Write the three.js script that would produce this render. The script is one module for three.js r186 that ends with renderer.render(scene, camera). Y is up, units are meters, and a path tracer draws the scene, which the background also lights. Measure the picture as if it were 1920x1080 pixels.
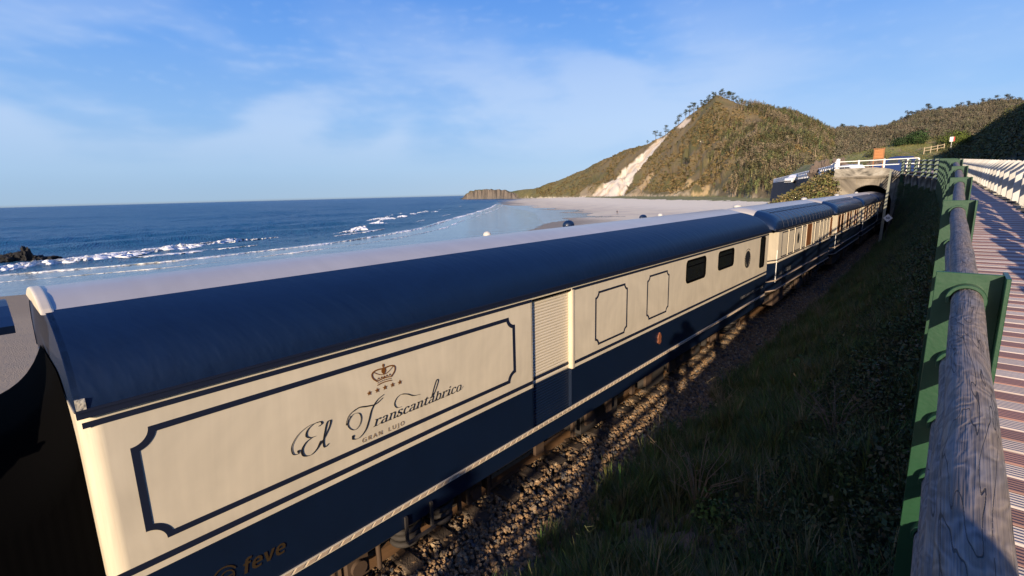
import * as THREE from 'three';
import { mergeGeometries, mergeVertices } from 'three/addons/utils/BufferGeometryUtils.js';
import { MarchingCubes } from 'three/addons/objects/MarchingCubes.js';
import { createNoise2D, createNoise3D } from 'simplex-noise';

// ---------------------------------------------------------------- camera, sky, sun, exposure
const scene = new THREE.Scene();
const camera = new THREE.PerspectiveCamera(61.53, 16 / 9, 0.05, 12000);
camera.position.set(0, 0, 0);
camera.quaternion.setFromRotationMatrix(new THREE.Matrix4().makeBasis(
  new THREE.Vector3(0.74488927, -0.02510371, -0.66671567),
  new THREE.Vector3(-0.10886241, 0.9813269, -0.15857643),
  new THREE.Vector3(0.65824688, 0.19070215, 0.72824703)));
const renderer = new THREE.WebGLRenderer({ antialias: true });
renderer.toneMapping = THREE.LinearToneMapping;
renderer.toneMappingExposure = 1.5;
renderer.shadowMap.enabled = true;

const SUN = new THREE.Vector3(1, 0.66, 2.36).normalize();
const sun = new THREE.DirectionalLight(new THREE.Color().setRGB(1, 0.82, 0.60), 5);
sun.name = 'sun';
sun.position.copy(SUN).multiplyScalar(200);
sun.castShadow = true;
sun.shadow.radius = 1;
sun.shadow.mapSize.set(4096, 4096);
Object.assign(sun.shadow.camera, { left: -90, right: 90, top: 90, bottom: -90, near: 1, far: 600 });
scene.add(sun, sun.target);

let seedState = 12345;
const rnd = () => { seedState = (seedState + 0x6d2b79f5) | 0; let t = Math.imul(seedState ^ (seedState >>> 15), 1 | seedState); t = (t + Math.imul(t ^ (t >>> 7), 61 | t)) ^ t; return ((t ^ (t >>> 14)) >>> 0) / 4294967296; };
const rr = (a, b) => a + (b - a) * rnd();
const pick = (a) => a[Math.floor(rnd() * a.length)];
const n2 = createNoise2D(rnd), n3 = createNoise3D(rnd);
const clamp = (x, a = 0, b = 1) => Math.min(b, Math.max(a, x));
const lerp = (a, b, t) => a + (b - a) * t;
const sstep = (a, b, x) => { const t = clamp((x - a) / (b - a)); return t * t * (3 - 2 * t); };
function fbm(x, y, o = 4) { let s = 0, a = 0.5; for (let i = 0; i < o; i++) { s += a * n2(x, y); x *= 2.03; y *= 2.03; a *= 0.5; } return s; }
function table(pts) {            // piecewise linear look-up, first column ascending
  return (x) => {
    if (x <= pts[0][0]) return pts[0][1];
    for (let i = 1; i < pts.length; i++) if (x <= pts[i][0]) { const [a, b] = pts[i - 1], [c, d] = pts[i]; return b + (d - b) * (x - a) / (c - a); }
    return pts[pts.length - 1][1];
  };
}

{ // clear late-afternoon sky with thin high cirrus
  const W = 2048, H = 1024, data = new Float32Array(W * H * 4);
  const stops = [[-90, .20, .22, .24], [-2, .42, .50, .60], [0, .56, .71, .88], [3, .52, .73, .98], [8, .36, .62, 1.02], [15, .20, .455, .98], [25, .08, .275, .84], [36, .036, .17, .66], [55, .028, .14, .56], [90, .02, .10, .45]];
  const at = (e, c) => { for (let i = 1; i < stops.length; i++) if (e <= stops[i][0]) { let t = (e - stops[i - 1][0]) / (stops[i][0] - stops[i - 1][0]); return lerp(stops[i - 1][c], stops[i][c], t); } return stops[stops.length - 1][c]; };
  for (let r = 0; r < H; r++) {
    const el = ((r + .5) / H - .5) * Math.PI, e = el * 180 / Math.PI, y = Math.sin(el), cy = Math.cos(el);
    for (let c = 0; c < W; c++) {
      const az = ((c + .5) / W - .5) * 2 * Math.PI, x = Math.cos(az) * cy, z = Math.sin(az) * cy;
      const cs = x * SUN.x + y * SUN.y + z * SUN.z;
      let R = at(e, 1), G = at(e, 2), B = at(e, 3);
      const horiz = Math.exp(-Math.max(0, e) / 14);
      // away from the north the low sky is paler; towards the sun warm and bright
      const glow = Math.pow(Math.max(0, cs), 6) * .55 + Math.pow(Math.max(0, cs), 60) * 1.2;
      R += glow * 1.0; G += glow * .8; B += glow * .5;
      const west = clamp((-x - .45) / .5) * horiz;       // out over the sea: duller, greyer
      R = lerp(R, R * .72, west); G = lerp(G, G * .80, west); B = lerp(B, B * .86, west);
      if (e > 0) {                                       // high thin veils, drawn out sideways
        const A = Math.atan2(x, -z) * 57.3, A1 = A / 25, E1 = e / 6;
        const wob = .25 * n2(A1 * 1.3 + 3, E1 * .6);
        const big = fbm(A1 * .6 + E1 * .2 + 5.3, E1 * .34 - A1 * .15 + 1.1 + wob, 2);
        const mid = fbm(A1 * 2.1 + E1 * .7 + wob, E1 * 1.9 - A1 * .5, 4);
        const fine = fbm(A1 * 7 + E1 * 2.2, E1 * 7 - A1 * 2.4 + wob * 2, 4);
        let cl = sstep(-.35, .62, big + mid * .30 + fine * .10 + .30 * Math.exp(-Math.pow((e - 11 - .12 * A) / 8, 2)));
        cl *= sstep(1, 8, e) * (1 - .96 * sstep(11, 22, e)) * (1 - .72 * sstep(-24, -8, A + 4 * n2(E1, 2)) * sstep(75, 20, A));
        cl = cl * .62 + .12 * sstep(.18, .6, fine + mid * .5) * sstep(4, 14, e) * (1 - .9 * sstep(17, 28, e)) * (1 - cl);
        const ck = cl * .56; R = lerp(R, .84, ck); G = lerp(G, .93, ck); B = lerp(B, 1.08, ck);
      }
      const i = (r * W + c) * 4; data[i] = R; data[i + 1] = G; data[i + 2] = B; data[i + 3] = 1;
    }
  }
  const t = new THREE.DataTexture(data, W, H, THREE.RGBAFormat, THREE.FloatType);
  t.mapping = THREE.EquirectangularReflectionMapping; t.magFilter = t.minFilter = THREE.LinearFilter; t.needsUpdate = true;
  scene.background = t; scene.environment = t;
  const SKY = 0.62; scene.backgroundIntensity = SKY; scene.environmentIntensity = SKY;
}

// ---------------------------------------------------------------- helpers
const names = new Map();
function numbered(n) { const k = names.get(n) ?? 0; names.set(n, k + 1); return k ? n + '_' + String(k).padStart(3, '0') : n; }
function tag(o, label, category, group) { o.userData.label = label; if (category) o.userData.category = category; if (group) o.userData.group = group; return o; }
function thing(name, label, category, pos = [0, 0, 0], turn = 0, group) {
  const o = new THREE.Group(); o.name = numbered(name); scene.add(o); o.position.set(...pos); o.rotation.y = turn; return tag(o, label, category, group);
}
function mesh(name, geo, mat, parent, label) {
  const m = new THREE.Mesh(Array.isArray(geo) ? merge(geo) : geo, mat); m.castShadow = m.receiveShadow = true;
  m.name = parent ? name : numbered(name); (parent ?? scene).add(m); if (label) m.userData.label = label; return m;
}
function pieces(name, list, mat, parent, label) { for (const g of list) mesh(name, g, mat, parent, label); }
function struct(name, geo, mat, label) { const m = mesh(name, geo, mat); m.userData.kind = 'structure'; if (label) m.userData.label = label; return m; }
function stuffify(o) { o.userData.kind = 'stuff'; return o; }
function instanced(name, geo, mat, list, parent, kind = 'stuff') {
  const m = new THREE.InstancedMesh(geo, mat, list.length), q = new THREE.Matrix4(), e = new THREE.Euler(), qq = new THREE.Quaternion(), p = new THREE.Vector3(), s = new THREE.Vector3();
  list.forEach((it, i) => {
    qq.setFromEuler(e.set(it.rx ?? 0, it.ry ?? 0, it.rz ?? 0, 'YXZ')); p.set(it.x, it.y, it.z); s.set(it.sx ?? it.s ?? 1, it.sy ?? it.s ?? 1, it.sz ?? it.s ?? 1);
    m.setMatrixAt(i, q.compose(p, qq, s)); if (it.c) m.setColorAt(i, it.c);
  });
  m.castShadow = m.receiveShadow = true; m.name = parent ? name : numbered(name); (parent ?? scene).add(m); if (kind) m.userData.kind = kind; return m;
}
function strip(g) { for (const k of Object.keys(g.attributes)) if (!['position', 'normal', 'uv'].includes(k)) g.deleteAttribute(k); g = g.index ? g.toNonIndexed() : g; if (!g.attributes.uv) g.setAttribute('uv', new THREE.Float32BufferAttribute(new Float32Array(g.attributes.position.count * 2), 2)); return g; }
function merge(list) { return list.length === 1 ? list[0] : mergeGeometries(list.map(strip)); }
function box(w, h, d, x = 0, y = 0, z = 0, ry = 0, rx = 0, rz = 0) {
  const g = new THREE.BoxGeometry(w, h, d), p = g.attributes.position, n = g.attributes.normal, uv = g.attributes.uv;   // uv in metres
  for (let i = 0; i < p.count; i++) {
    const ax = Math.abs(n.getX(i)), ay = Math.abs(n.getY(i));
    if (ax > .5) uv.setXY(i, p.getZ(i), p.getY(i)); else if (ay > .5) uv.setXY(i, p.getX(i), p.getZ(i)); else uv.setXY(i, p.getX(i), p.getY(i));
  }
  if (rx) g.rotateX(rx); if (rz) g.rotateZ(rz); if (ry) g.rotateY(ry); g.translate(x, y, z); return g;
}
function bev(w, h, d, x = 0, y = 0, z = 0, b = .01) {     // box with chamfered edges along its depth (z)
  const s = new THREE.Shape(); s.moveTo(-w / 2 + b, -h / 2 + b); s.lineTo(w / 2 - b, -h / 2 + b); s.lineTo(w / 2 - b, h / 2 - b); s.lineTo(-w / 2 + b, h / 2 - b); s.closePath();
  const g = new THREE.ExtrudeGeometry(s, { depth: d - 2 * b, bevelEnabled: true, bevelThickness: b, bevelSize: b, bevelSegments: 1 });
  g.translate(x, y, z - d / 2 + b); return g;
}
function tube(a, b, r0, r1 = r0, seg = 10, caps = true) {   // tapered cylinder between two points; uv: around, metres along
  const A = new THREE.Vector3(...a), B = new THREE.Vector3(...b), L = A.distanceTo(B), g = new THREE.CylinderGeometry(r1, r0, L, seg, 1, !caps);
  const uv = g.attributes.uv; for (let i = 0; i < uv.count; i++) uv.setXY(i, uv.getX(i), uv.getY(i) * L);
  g.applyQuaternion(new THREE.Quaternion().setFromUnitVectors(new THREE.Vector3(0, 1, 0), B.clone().sub(A).normalize()));
  g.translate((a[0] + b[0]) / 2, (a[1] + b[1]) / 2, (a[2] + b[2]) / 2); return g;
}
function rectShape(x0, y0, x1, y1, r = 0) {
  const s = new THREE.Shape();
  if (!r) { s.moveTo(x0, y0); s.lineTo(x1, y0); s.lineTo(x1, y1); s.lineTo(x0, y1); s.closePath(); return s; }
  s.moveTo(x0 + r, y0); s.lineTo(x1 - r, y0); s.absarc(x1 - r, y0 + r, r, -Math.PI / 2, 0); s.lineTo(x1, y1 - r); s.absarc(x1 - r, y1 - r, r, 0, Math.PI / 2);
  s.lineTo(x0 + r, y1); s.absarc(x0 + r, y1 - r, r, Math.PI / 2, Math.PI); s.lineTo(x0, y0 + r); s.absarc(x0 + r, y0 + r, r, Math.PI, Math.PI * 1.5); return s;
}
function side(shape, depth, xface, curve = 6) {   // shape drawn in (distance along the train, height), its outer face at x = xface
  const g = new THREE.ExtrudeGeometry(shape, { depth, bevelEnabled: false, curveSegments: curve }); g.rotateY(Math.PI / 2); g.translate(xface - depth, 0, 0); return g;
}
function tex(w, h, fn, srgb = false, rep) {
  const d = new Uint8Array(w * h * 4);
  for (let y = 0; y < h; y++) for (let x = 0; x < w; x++) { const c = fn(x / w, y / h, x, y), i = (y * w + x) * 4; d[i] = clamp(c[0], 0, 1) * 255; d[i + 1] = clamp(c[1], 0, 1) * 255; d[i + 2] = clamp(c[2], 0, 1) * 255; d[i + 3] = 255; }
  const t = new THREE.DataTexture(d, w, h); t.wrapS = t.wrapT = THREE.RepeatWrapping; t.magFilter = THREE.LinearFilter; t.minFilter = THREE.LinearMipmapLinearFilter; t.generateMipmaps = true;
  if (srgb) t.colorSpace = THREE.SRGBColorSpace; if (rep) t.repeat.set(...rep); t.needsUpdate = true; return t;
}
const loop2 = (u, v, fu, fv, o = 3, s = 0) => {        // noise that repeats over the unit square
  let t = 0, a = .5; for (let i = 0; i < o; i++) { const A = u * 2 * Math.PI, B = v * 2 * Math.PI; t += a * n3(Math.cos(A) * fu / 6.28 + s + Math.sin(B) * fv / 6.28, Math.sin(A) * fu / 6.28 + Math.cos(B) * fv / 6.28 * .7, Math.cos(B) * fv / 6.28 + s * 3); fu *= 2; fv *= 2; a *= .5; } return t;
};
const lin = (r, g, b) => new THREE.Color().setRGB(r, g, b);
const std = (c, rough = .6, o = {}) => new THREE.MeshStandardMaterial({ color: lin(...c), roughness: rough, ...o });
const phys = (c, rough = .6, o = {}) => new THREE.MeshPhysicalMaterial({ color: lin(...c), roughness: rough, ...o });

// ---------------------------------------------------------------- materials
const grime = tex(512, 512, (u, v) => { const n = .93 + .10 * loop2(u, v, 5, 5, 4) + .06 * loop2(u, v, 26, 3, 3, 7); return [n, n * .995, n * .985]; });
const fineBump = tex(512, 512, (u, v) => { const n = .5 + .5 * loop2(u, v, 30, 30, 4, 2); return [n, n, n]; });
const dustRough = tex(256, 256, (u, v) => { const n = .55 + .5 * loop2(u, v, 4, 4, 4, 5); return [n, n, n]; });
const rep = (t, x, y) => { const c = t.clone(); c.repeat.set(x, y); c.needsUpdate = true; return c; };
const M = {
  cream: phys([.68, .59, .44], .42, { map: rep(grime, .35, .35), clearcoat: .25, clearcoatRoughness: .35 }),
  navy: phys([.0035, .0105, .031], .4, { map: rep(grime, .35, .35), clearcoat: .2, clearcoatRoughness: .3 }),
  navyLine: phys([.007, .011, .028], .5),
  roofTop: std([.47, .44, .40], .28, { map: rep(grime, .2, .2) }),
  brownPrint: std([.16, .075, .022], .6),
  darkGlass: phys([.012, .013, .014], .06, { clearcoat: 1, clearcoatRoughness: .03 }),
  brownWood: phys([.20, .075, .025], .4, { clearcoat: .3 }),
  rubber: phys([.0018, .0017, .0018], .95, { specularIntensity: .05 }),
  iron: std([.032, .026, .022], .8, { bumpMap: fineBump, bumpScale: .002 }),
  rustIron: std([.075, .045, .027], .75, { map: rep(grime, 1, 1) }),
  steel: std([.45, .43, .40], .35, { metalness: .8 }),
  ropeTan: std([.44, .33, .23], .6), ropeDark: std([.17, .105, .065], .7),
  green: phys([.009, .055, .022], .45, { map: rep(grime, 1.2, 1.2), clearcoat: .15, bumpMap: fineBump, bumpScale: .0006 }),
  white: std([.52, .50, .46], .6, { map: rep(grime, .6, .6), bumpMap: fineBump, bumpScale: .002 }),
  whiteMetal: std([.78, .76, .72], .5),
  concrete: std([.30, .265, .215], .9, { map: rep(tex(512, 512, (u, v) => { const n = .74 + .6 * loop2(u, v, 4, 4, 5, 1) - .6 * Math.max(0, loop2(u, v, 22, 2, 3, 9)); return [n, n * .97, n * .93]; }), .16, .16), bumpMap: rep(fineBump, .5, .5), bumpScale: .02 }),
  concreteLight: std([.36, .335, .29], .9, { map: rep(tex(512, 512, (u, v) => { const n = .72 + .85 * loop2(u, v, 6, 6, 5, 3); return [n, n * .97, n * .92]; }), .2, .3), bumpMap: rep(fineBump, .5, .5), bumpScale: .02 }),
  wallDark: std([.062, .056, .05], .9, { map: rep(tex(512, 512, (u, v) => { const n = .8 + .4 * loop2(u, v, 14, 2, 4, 4); return [n, n * .98, n * .96]; }), .05, .08) }),
};
const logTex = (seed) => tex(512, 1024, (u, v) => {
  let warp = .20 * loop2(u, v, 3, 6, 3, seed) + .05 * loop2(u, v, 9, 14, 2, seed + 4), knot = 0; for (let q = 0; q < 4; q++) { const du = Math.abs(((u - (.13 + .61 * q + seed * .17) % 1 + 1.5) % 1) - .5) * 3.1, dv = Math.abs(((v - (.21 + .37 * q + seed * .07) % 1 + 1.5) % 1) - .5) * 9, d = Math.hypot(du, dv * .8); warp += .16 * Math.exp(-d * d * 9) ; knot += Math.exp(-d * d * 160); }
  const ring = Math.sin((u * 5 + warp * 9 + .9 * loop2(u, v, 2, 3, 2, seed + 1)) * 6.28);
  const g = loop2(u, v, 70, 5, 3, seed + 2), k = loop2(u, v, 3, 4, 3, seed + 6);
  let a = .36 + .09 * ring + .16 * g + .12 * k;
  const cr = Math.abs(loop2(u, v * 1, 5, 1.6, 3, seed + 8)) ; if (cr < .011) a *= .25;
  a *= 1 - .6 * clamp(knot); const br = clamp(.5 + 1.6 * k + knot);
  return [a * lerp(1.0, 1.10, br), a * lerp(.97, .93, br), a * lerp(1.0, .78, br)];
}, false);
const logMats = [0, 1, 2].map((i) => { const t = logTex(i * 11 + 3); t.repeat.set(1, .8); const b = t.clone(); b.needsUpdate = true; return std([.45, .425, .41], .75, { map: t, bumpMap: b, bumpScale: .006 }); });

// ---------------------------------------------------------------- lay of the land (metres; the eye is the origin, the sea lies 9.5 m below)
const SEA = -9.5, RAIL = -4.19, CB = -4.5;
const deckY = table([[-400, 1.1], [-57, 1.1], [-15, -.479], [25, -3.36], [60, -3.6]].map(([z, y]) => [z, y]));
const railX = table([[-57, -3.7], [-48, -1.9], [-40, -.75], [-25, -.22], [-14.7, -.03], [-11.7, .03], [-8.7, .05], [-5.7, .045], [-2.7, .085], [12, .12], [60, .12]]);
const fenceX = table([[-56, -.25], [-50, .1], [-24.5, .79], [-18, .97], [-14.9, 1.1], [-10, 1.30], [-5, 1.5], [0, 1.62], [8, 1.75], [60, 1.9]]);
const trackX = table([[-400, -5.9], [-57, -5.9], [-45, -5.62], [-35, -5.4], [-24, -5.27], [0, -5.25], [60, -5.25]]);
const shoreX = table([[-900, -820], [-720, -640], [-500, -480], [-313, -293], [-184, -151], [-120, -96], [-100, -84], [-82, -75], [-65, -68], [-45, -65], [-25, -68], [-11, -74.5], [0, -77], [40, -84], [200, -120], [900, -300]]);
const slopeFoot = (z) => z < -40 ? .5 + (z + 80) * .075 : z < -15 ? 3.5 + (z + 40) * .12 : 6.5 + (z + 15) * 1.8;
const wallX = table([[-400, -70], [-215, -50], [-190, -47.5], [-175, -43.7], [-75, -12.2], [-57, -8.95]]);
const bankTop = table([[-400, -9], [-150, -8], [-128, -5], [-104, -1.2], [-80, 1.0], [-57, 1.0], [-50, -2.5], [-44, -4.8], [0, -4.8]]);
const ridgeEl = table([[-62, -2], [-49, -1.2], [-47.6, -.5], [-47.2, .1], [-46.6, .42], [-46.2, .52], [-45.2, .62], [-42.75, .48], [-42.1, .24], [-41.2, .36], [-39.3, .62], [-36.3, 1.55], [-33.2, 2.65], [-30.3, 3.95], [-28.5, 4.55], [-27.1, 4.8], [-25.2, 5.75], [-23.6, 6.75], [-22.0, 7.95], [-21, 8.8], [-19.8, 9.35], [-18.7, 8.85], [-16.9, 8.0], [-14.95, 7.25], [-13, 6.8], [-11.2, 6.05], [-8.9, 4.8], [-7.7, 4.75], [-5.3, 4.75], [-3.85, 5.45], [-2.45, 5.75], [-.4, 5.85], [.9, 5.95], [2.1, 5.95], [3.4, 5.75], [10, 5.5], [25, 4.5], [50, 2.5], [75, 0]]);
const ridgeR = table([[-60, 1200], [-47, 1165], [-42, 985], [-36, 900], [-30, 790], [-27, 730], [-20, 600], [-15, 560], [-11.5, 680], [-9, 980], [-4, 1180], [4, 1250], [30, 900], [80, 600]]);
const footR = table([[-60, 1190], [-47, 1150], [-42, 955], [-39, 868], [-35, 700], [-31.4, 585], [-25, 440], [-20, 405], [-16, 300], [-13, 270], [-10.5, 300], [-7, 460], [-3, 540], [4, 560], [30, 500], [80, 400]]);
const scarAz = table([[0, -31.0], [.3, -29.7], [.6, -28.0], [.8, -26.4], [.97, -24.8], [1.1, -24]]), scarW = table([[0, 1.75], [.3, 1.3], [.6, 1.12], [.97, .92]]);
const profile = (t) => t < 0 ? 0 : t < 1 ? .02 * sstep(0, .04, t) + .98 * t : 1 - .5 * sstep(1, 1.7, t);
function hillHeight(az, r) {          // az in degrees from the line of the track, r metres
  if (az < -62 || az > 78) return -1e3;
  const F = footR(az), R = ridgeR(az), t = (r - F) / (R - F);
  if (t <= 0) return -1e3;
  const base = az < -17 ? -7.2 : lerp(-7.2, 2.0, sstep(-14.5, -11, az)), top = Math.tan(ridgeEl(az) * Math.PI / 180) * R;
  const cliff = sstep(-40.5, -43, az);
  let p = lerp(profile(t), t < 1 ? .92 * sstep(0, .12, t) + .08 * t : 1 - .5 * sstep(1, 3, t), cliff);
  const x = Math.sin(az * Math.PI / 180) * r, z = -Math.cos(az * Math.PI / 180) * r;
  const amp = Math.min(1, t * 6) * (t < 1 ? 1 - .75 * t * t : .3);
  let y = base + (top - base) * p;
  if (az > -34 && az < -22 && t < 1.05) y -= 2.6 * sstep(1.15, .8, Math.abs(az - scarAz(t)) / scarW(t) + .07 * n2(x * .11, z * .11)) * sstep(1.02, .95, t) * sstep(0, .06, t);
  y -= (1 - cliff) * 6 * amp * Math.pow(1 - Math.abs(n2(az * .42 + .3 * n2(az, t * 2), t * .7)), 4) * clamp(4 * (1 - t));
  y += amp * (7 * n2(x * .009, z * .009) + 4.6 * n2(x * .028 + 5, z * .028) + 1.1 * n2(x * .09, z * .09)) * (1 - cliff) + cliff * amp * (3.5 * n2(x * .035, z * .035) + 2.2 * n2(x * .12, z * .12));
  return y;
}
function land(x, z) {
  const xt = trackX(z), r = Math.hypot(x, z), az = Math.atan2(x, -z) * 180 / Math.PI;
  // beach
  const ds = (x - shoreX(z)) * (z < -95 ? .72 : 1);
  let sand = SEA + (ds < 0 ? ds * .03 : Math.min(ds, 30) * .012 + Math.max(0, ds - 30) * .03);
  sand += 2.2 * sstep(60, 260, ds) * sstep(-150, -320, z); sand = Math.min(sand, (z < -150 ? -5.6 : -7.6) + .3 * n2(x * .02, z * .02)) + .05 * n2(x * .15, z * .15) * clamp(ds / 10);
  let y;
  const dy = deckY(z);
  const cut = sstep(-57.5, -58.3, z);      // 1 beyond the portal
  const d = x - xt;
  let open;
  if (d >= 0) {
    const rx = railX(z), s = clamp((d - 1.5) / Math.max(.6, rx - xt - 1.5));
    const yt = Math.max(-4.54, dy - 1.55);
    open = -4.55 + (yt + 4.86) * Math.pow(s, 1.75) + (s > 0 && s < 1 ? .12 * n2(x * .8, z * .8) + .1 * n2(x * 2.1, z * 2.1) : 0) * clamp(d - 1.4);
    if (x > rx + .2) open = lerp(dy - 1.55, dy - .12, sstep(fenceX(z) - .6, fenceX(z) - .12, x));
    if (x > fenceX(z) + .3) open = dy - .05;
    const xf = slopeFoot(z);
    if (x > xf) open += Math.min(9.5 + 1.5 * n2(x * .05, z * .05), (x - xf) * 1.3) * sstep(14, -22, z) + clamp(x - xf) * (.5 * n2(x * .3, z * .3) + .3 * n2(x, z));
  } else {
    const bt = -4.55 - Math.max(0, -d - 1.9) * .48 + .08 * n2(x * .7, z * .7) * clamp(-d - 1.6);
    open = Math.max(sand, bt);
    const bank = bankTop(z) - Math.max(0, wallX(Math.min(z, -57)) - x) * .62 - Math.max(0, z + 57) * .0 + .3 * n2(x * .3, z * .3);
    if (d < -2.2 && z > -58) open = Math.max(open, bank - Math.max(0, (d + 3.3)) * 4);
  }
  y = open;
  if (cut > 0) {
    const wx = wallX(z);
    let up;
    if (x > wx) {
      up = 1.05;
      up += sstep(-86, -128, z) * (4.6 + 2.4 * sstep(-.17, -.05, x / -z) + .6 * n2(x * .06, z * .06)) * sstep(wx, wx + 8, x);
      const xf = slopeFoot(z);
      if (x > xf) up = Math.max(up, 1.1 + Math.min(9.5 + 1.5 * n2(x * .05, z * .05), (x - xf) * 1.3) + clamp(x - xf) * (.5 * n2(x * .3, z * .3) + .25 * n2(x, z)));
      if (x < wx + .7) up = lerp(Math.max(sand, bankTop(z)), up, (x - wx) / .7);
    } else up = Math.max(sand, bankTop(z) - (wx - x) * .62 + .35 * n2(x * .25, z * .25));
    y = lerp(y, up, cut);
  }
  const h = hillHeight(az, r);
  return Math.max(y, h);
}
{ // one sheet of ground from under the eye to the far hills, cut into the kinds of ground it is made of
  const azs = [], rs = [];
  for (let a = -180; a < -72; a += 3) azs.push(a);
  for (let a = -72; a < 24; a += .11) azs.push(a);
  for (let a = 24; a <= 180.01; a += 3) azs.push(Math.min(a, 180));
  for (let r = .4; r < 1500; r *= r < 12 ? 1.035 : r < 70 ? 1.014 : r < 240 ? 1.011 : 1.0075) rs.push(r);
  const NA = azs.length, NR = rs.length, pos = new Float32Array(NA * NR * 3), col = new Float32Array(NA * NR * 3), uv = new Float32Array(NA * NR * 2), kind = new Uint8Array(NA * NR);
  const C = { sand: [.72, .61, .43], wet: [.19, .16, .13], soil: [.05, .045, .025], grass: [.075, .085, .025] };
  const tmp = [0, 0, 0], mixc = (c, t) => { for (let k = 0; k < 3; k++) tmp[k] = lerp(tmp[k], c[k], t); };
  for (let i = 0; i < NA; i++) for (let j = 0; j < NR; j++) {
    const a = azs[i] * Math.PI / 180, r = rs[j], x = Math.sin(a) * r, z = -Math.cos(a) * r, y = land(x, z), k = i * NR + j, az = azs[i];
    pos.set([x, y, z], k * 3); uv.set([x, z], k * 2);
    const h = hillHeight(az, r), n = fbm(x * .05, z * .05, 3), nf = fbm(x * .4, z * .4, 3);
    let kd;
    if (h > -900 && y <= h + .01) {
      kd = 2;
      const F = footR(az), R = ridgeR(az), t = (r - F) / (R - F), nb = fbm(x * .012 + 3, z * .012, 4), nm = fbm(x * .06, z * .06, 3);
      tmp.splice(0, 3, .175, .13, .060);                                   // dry bracken
      mixc([.105, .095, .034], sstep(-.15, .35, nb + nm * .5));
      mixc([.12, .092, .045], sstep(-18.5, -15, az + nb * 4) * .8);        // wooded right flank
      mixc([.15, .13, .045], sstep(-31, -35, az + nb * 3) * .8);          // grassy left spur
      mixc([.24, .17, .08], sstep(.25, .5, nm - nb * .4) * .4);
      // the landslip of pale sand
      const nq = n2(x * .11, z * .11);
      if (az > -34 && az < -21.5 && t > -.01) {
        const c = scarAz(t), w = scarW(t) * (1 + .16 * nm), q = (az - c) / w;
        const sc = sstep(1.1, .93, Math.abs(q) + .07 * nq) * sstep(1.0, .965, t + .012 * nq + .02 * q);
        mixc([.70, .53, .34], sc); mixc([.82, .71, .55], sc * sstep(-.55, .15, n2(q * 2.2 + 3, t * 1.3) + .5 * q + .3 * nq));
        mixc([.70, .57, .42], sstep(1.1, .75, Math.hypot((az + 22.9) / .62, (t - .93) / .05) + .3 * nq));
        mixc([.42, .32, .2], sstep(1.0, .4, Math.abs(az + 33.6 - t * 4) / .9 + .4 * nm) * sstep(.34, .1, t) * .7);
      }
      // sandy cliffs along its foot, pale rocks
      const ft = sstep(.05, .015, t + .03 * nm + .02 * nq) * sstep(-42, -39, az) * (1 - sstep(-15.5, -14.5, az)); mixc([.55, .43, .28], ft * sstep(-.3, .15, nm + nb + .4 * nq));
      const yel = sstep(1.05, .8, Math.hypot((az + 21.8) / 2.5, (t - .07 - .05 * Math.cos((az + 22.6) * 1.3)) / .075) + .35 * nm + .18 * nq); mixc([.52, .36, .165], yel * .9); mixc([.10, .095, .03], yel * sstep(.12, .35, nq + nm * .4) * .9);
      mixc([.50, .36, .20], sstep(1.1, .7, Math.hypot((az + 27.7 - t * 4) / .95, (t - .2) / .2) + .55 * nm + .25 * nq) * .75);
      mixc([.36, .31, .25], sstep(.12, .3, fbm(x * .11, z * .11, 2)) * sstep(1.1, .7, Math.hypot((az + 16.4) / 1.2, (t - .33) / .22) + .4 * nm));
      // the rocky headland
      const hd = sstep(-40.8, -41.6, az); mixc([.21, .165, .12], hd * (1 - sstep(.5, .62, t + .1 * nm))); mixc([.05, .04, .033], hd * sstep(.0, .22, n2(az * 9, t * .5) + .3 * nm) * .85 * (1 - sstep(.5, .62, t)));
      mixc([.10, .11, .035], hd * sstep(.55, .7, t));
    } else {
      const xt = trackX(z), d = x - xt, ds = (x - shoreX(z)) * (z < -95 ? .72 : 1), isLand = (z < -57.4 && x > wallX(z) - .2) || d > -2.1;
      if (!isLand && y < -6.4 + .3 * n && y > -20 && !(z < -44 && z > -160 && x > wallX(Math.min(-57, z)) - 10 && y > -6.8)) {
        kd = ds < 2 + (20 + 14 * n2(x * .02, z * .03)) * sstep(-120, -160, z) * sstep(-330, -270, z) + 2.5 * n2(z * .03, 2) + 1.2 * n2(z * .2, 7) ? 1 : 0;
        tmp.splice(0, 3, ...C.sand); mixc([.62, .52, .385], sstep(-.2, .4, n)); mixc([.27, .225, .17], sstep(24 + 18 * n2(x * .01, z * .013), 6, ds + 7 * n + 3 * nf));
        if (kd) { tmp.splice(0, 3, ...C.wet); mixc([.13, .11, .09], sstep(-.2, .3, n)); }
        mixc([.27, .20, .125], sstep(-75, -40, z) * .85);
        if (z < -60) mixc([.86, .75, .55], sstep(35, 80, ds) * .9);
      } else if (isLand && z > -57.4 && d < 1.9 + .25 * n2(z * .7, 3)) { kd = 3; tmp.splice(0, 3, .13, .11, .085); mixc([.06, .05, .035], .4 + .5 * nf); }
      else {
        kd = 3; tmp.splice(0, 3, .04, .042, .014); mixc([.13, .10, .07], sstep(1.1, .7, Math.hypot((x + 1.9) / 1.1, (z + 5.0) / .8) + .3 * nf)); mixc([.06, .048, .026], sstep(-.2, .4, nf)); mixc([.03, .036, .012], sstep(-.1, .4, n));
        if (z < -40 && x < trackX(z) - 2) { tmp.splice(0, 3, .105, .105, .03); mixc([.14, .11, .045], sstep(-.2, .3, nf)); mixc([.05, .06, .018], sstep(0, .4, n)); }
        if (z < -84) { tmp.splice(0, 3, .22, .215, .065); mixc([.13, .14, .04], sstep(-.2, .25, n + nf * .5)); mixc([.27, .21, .10], sstep(.1, .4, nf)); }
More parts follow.
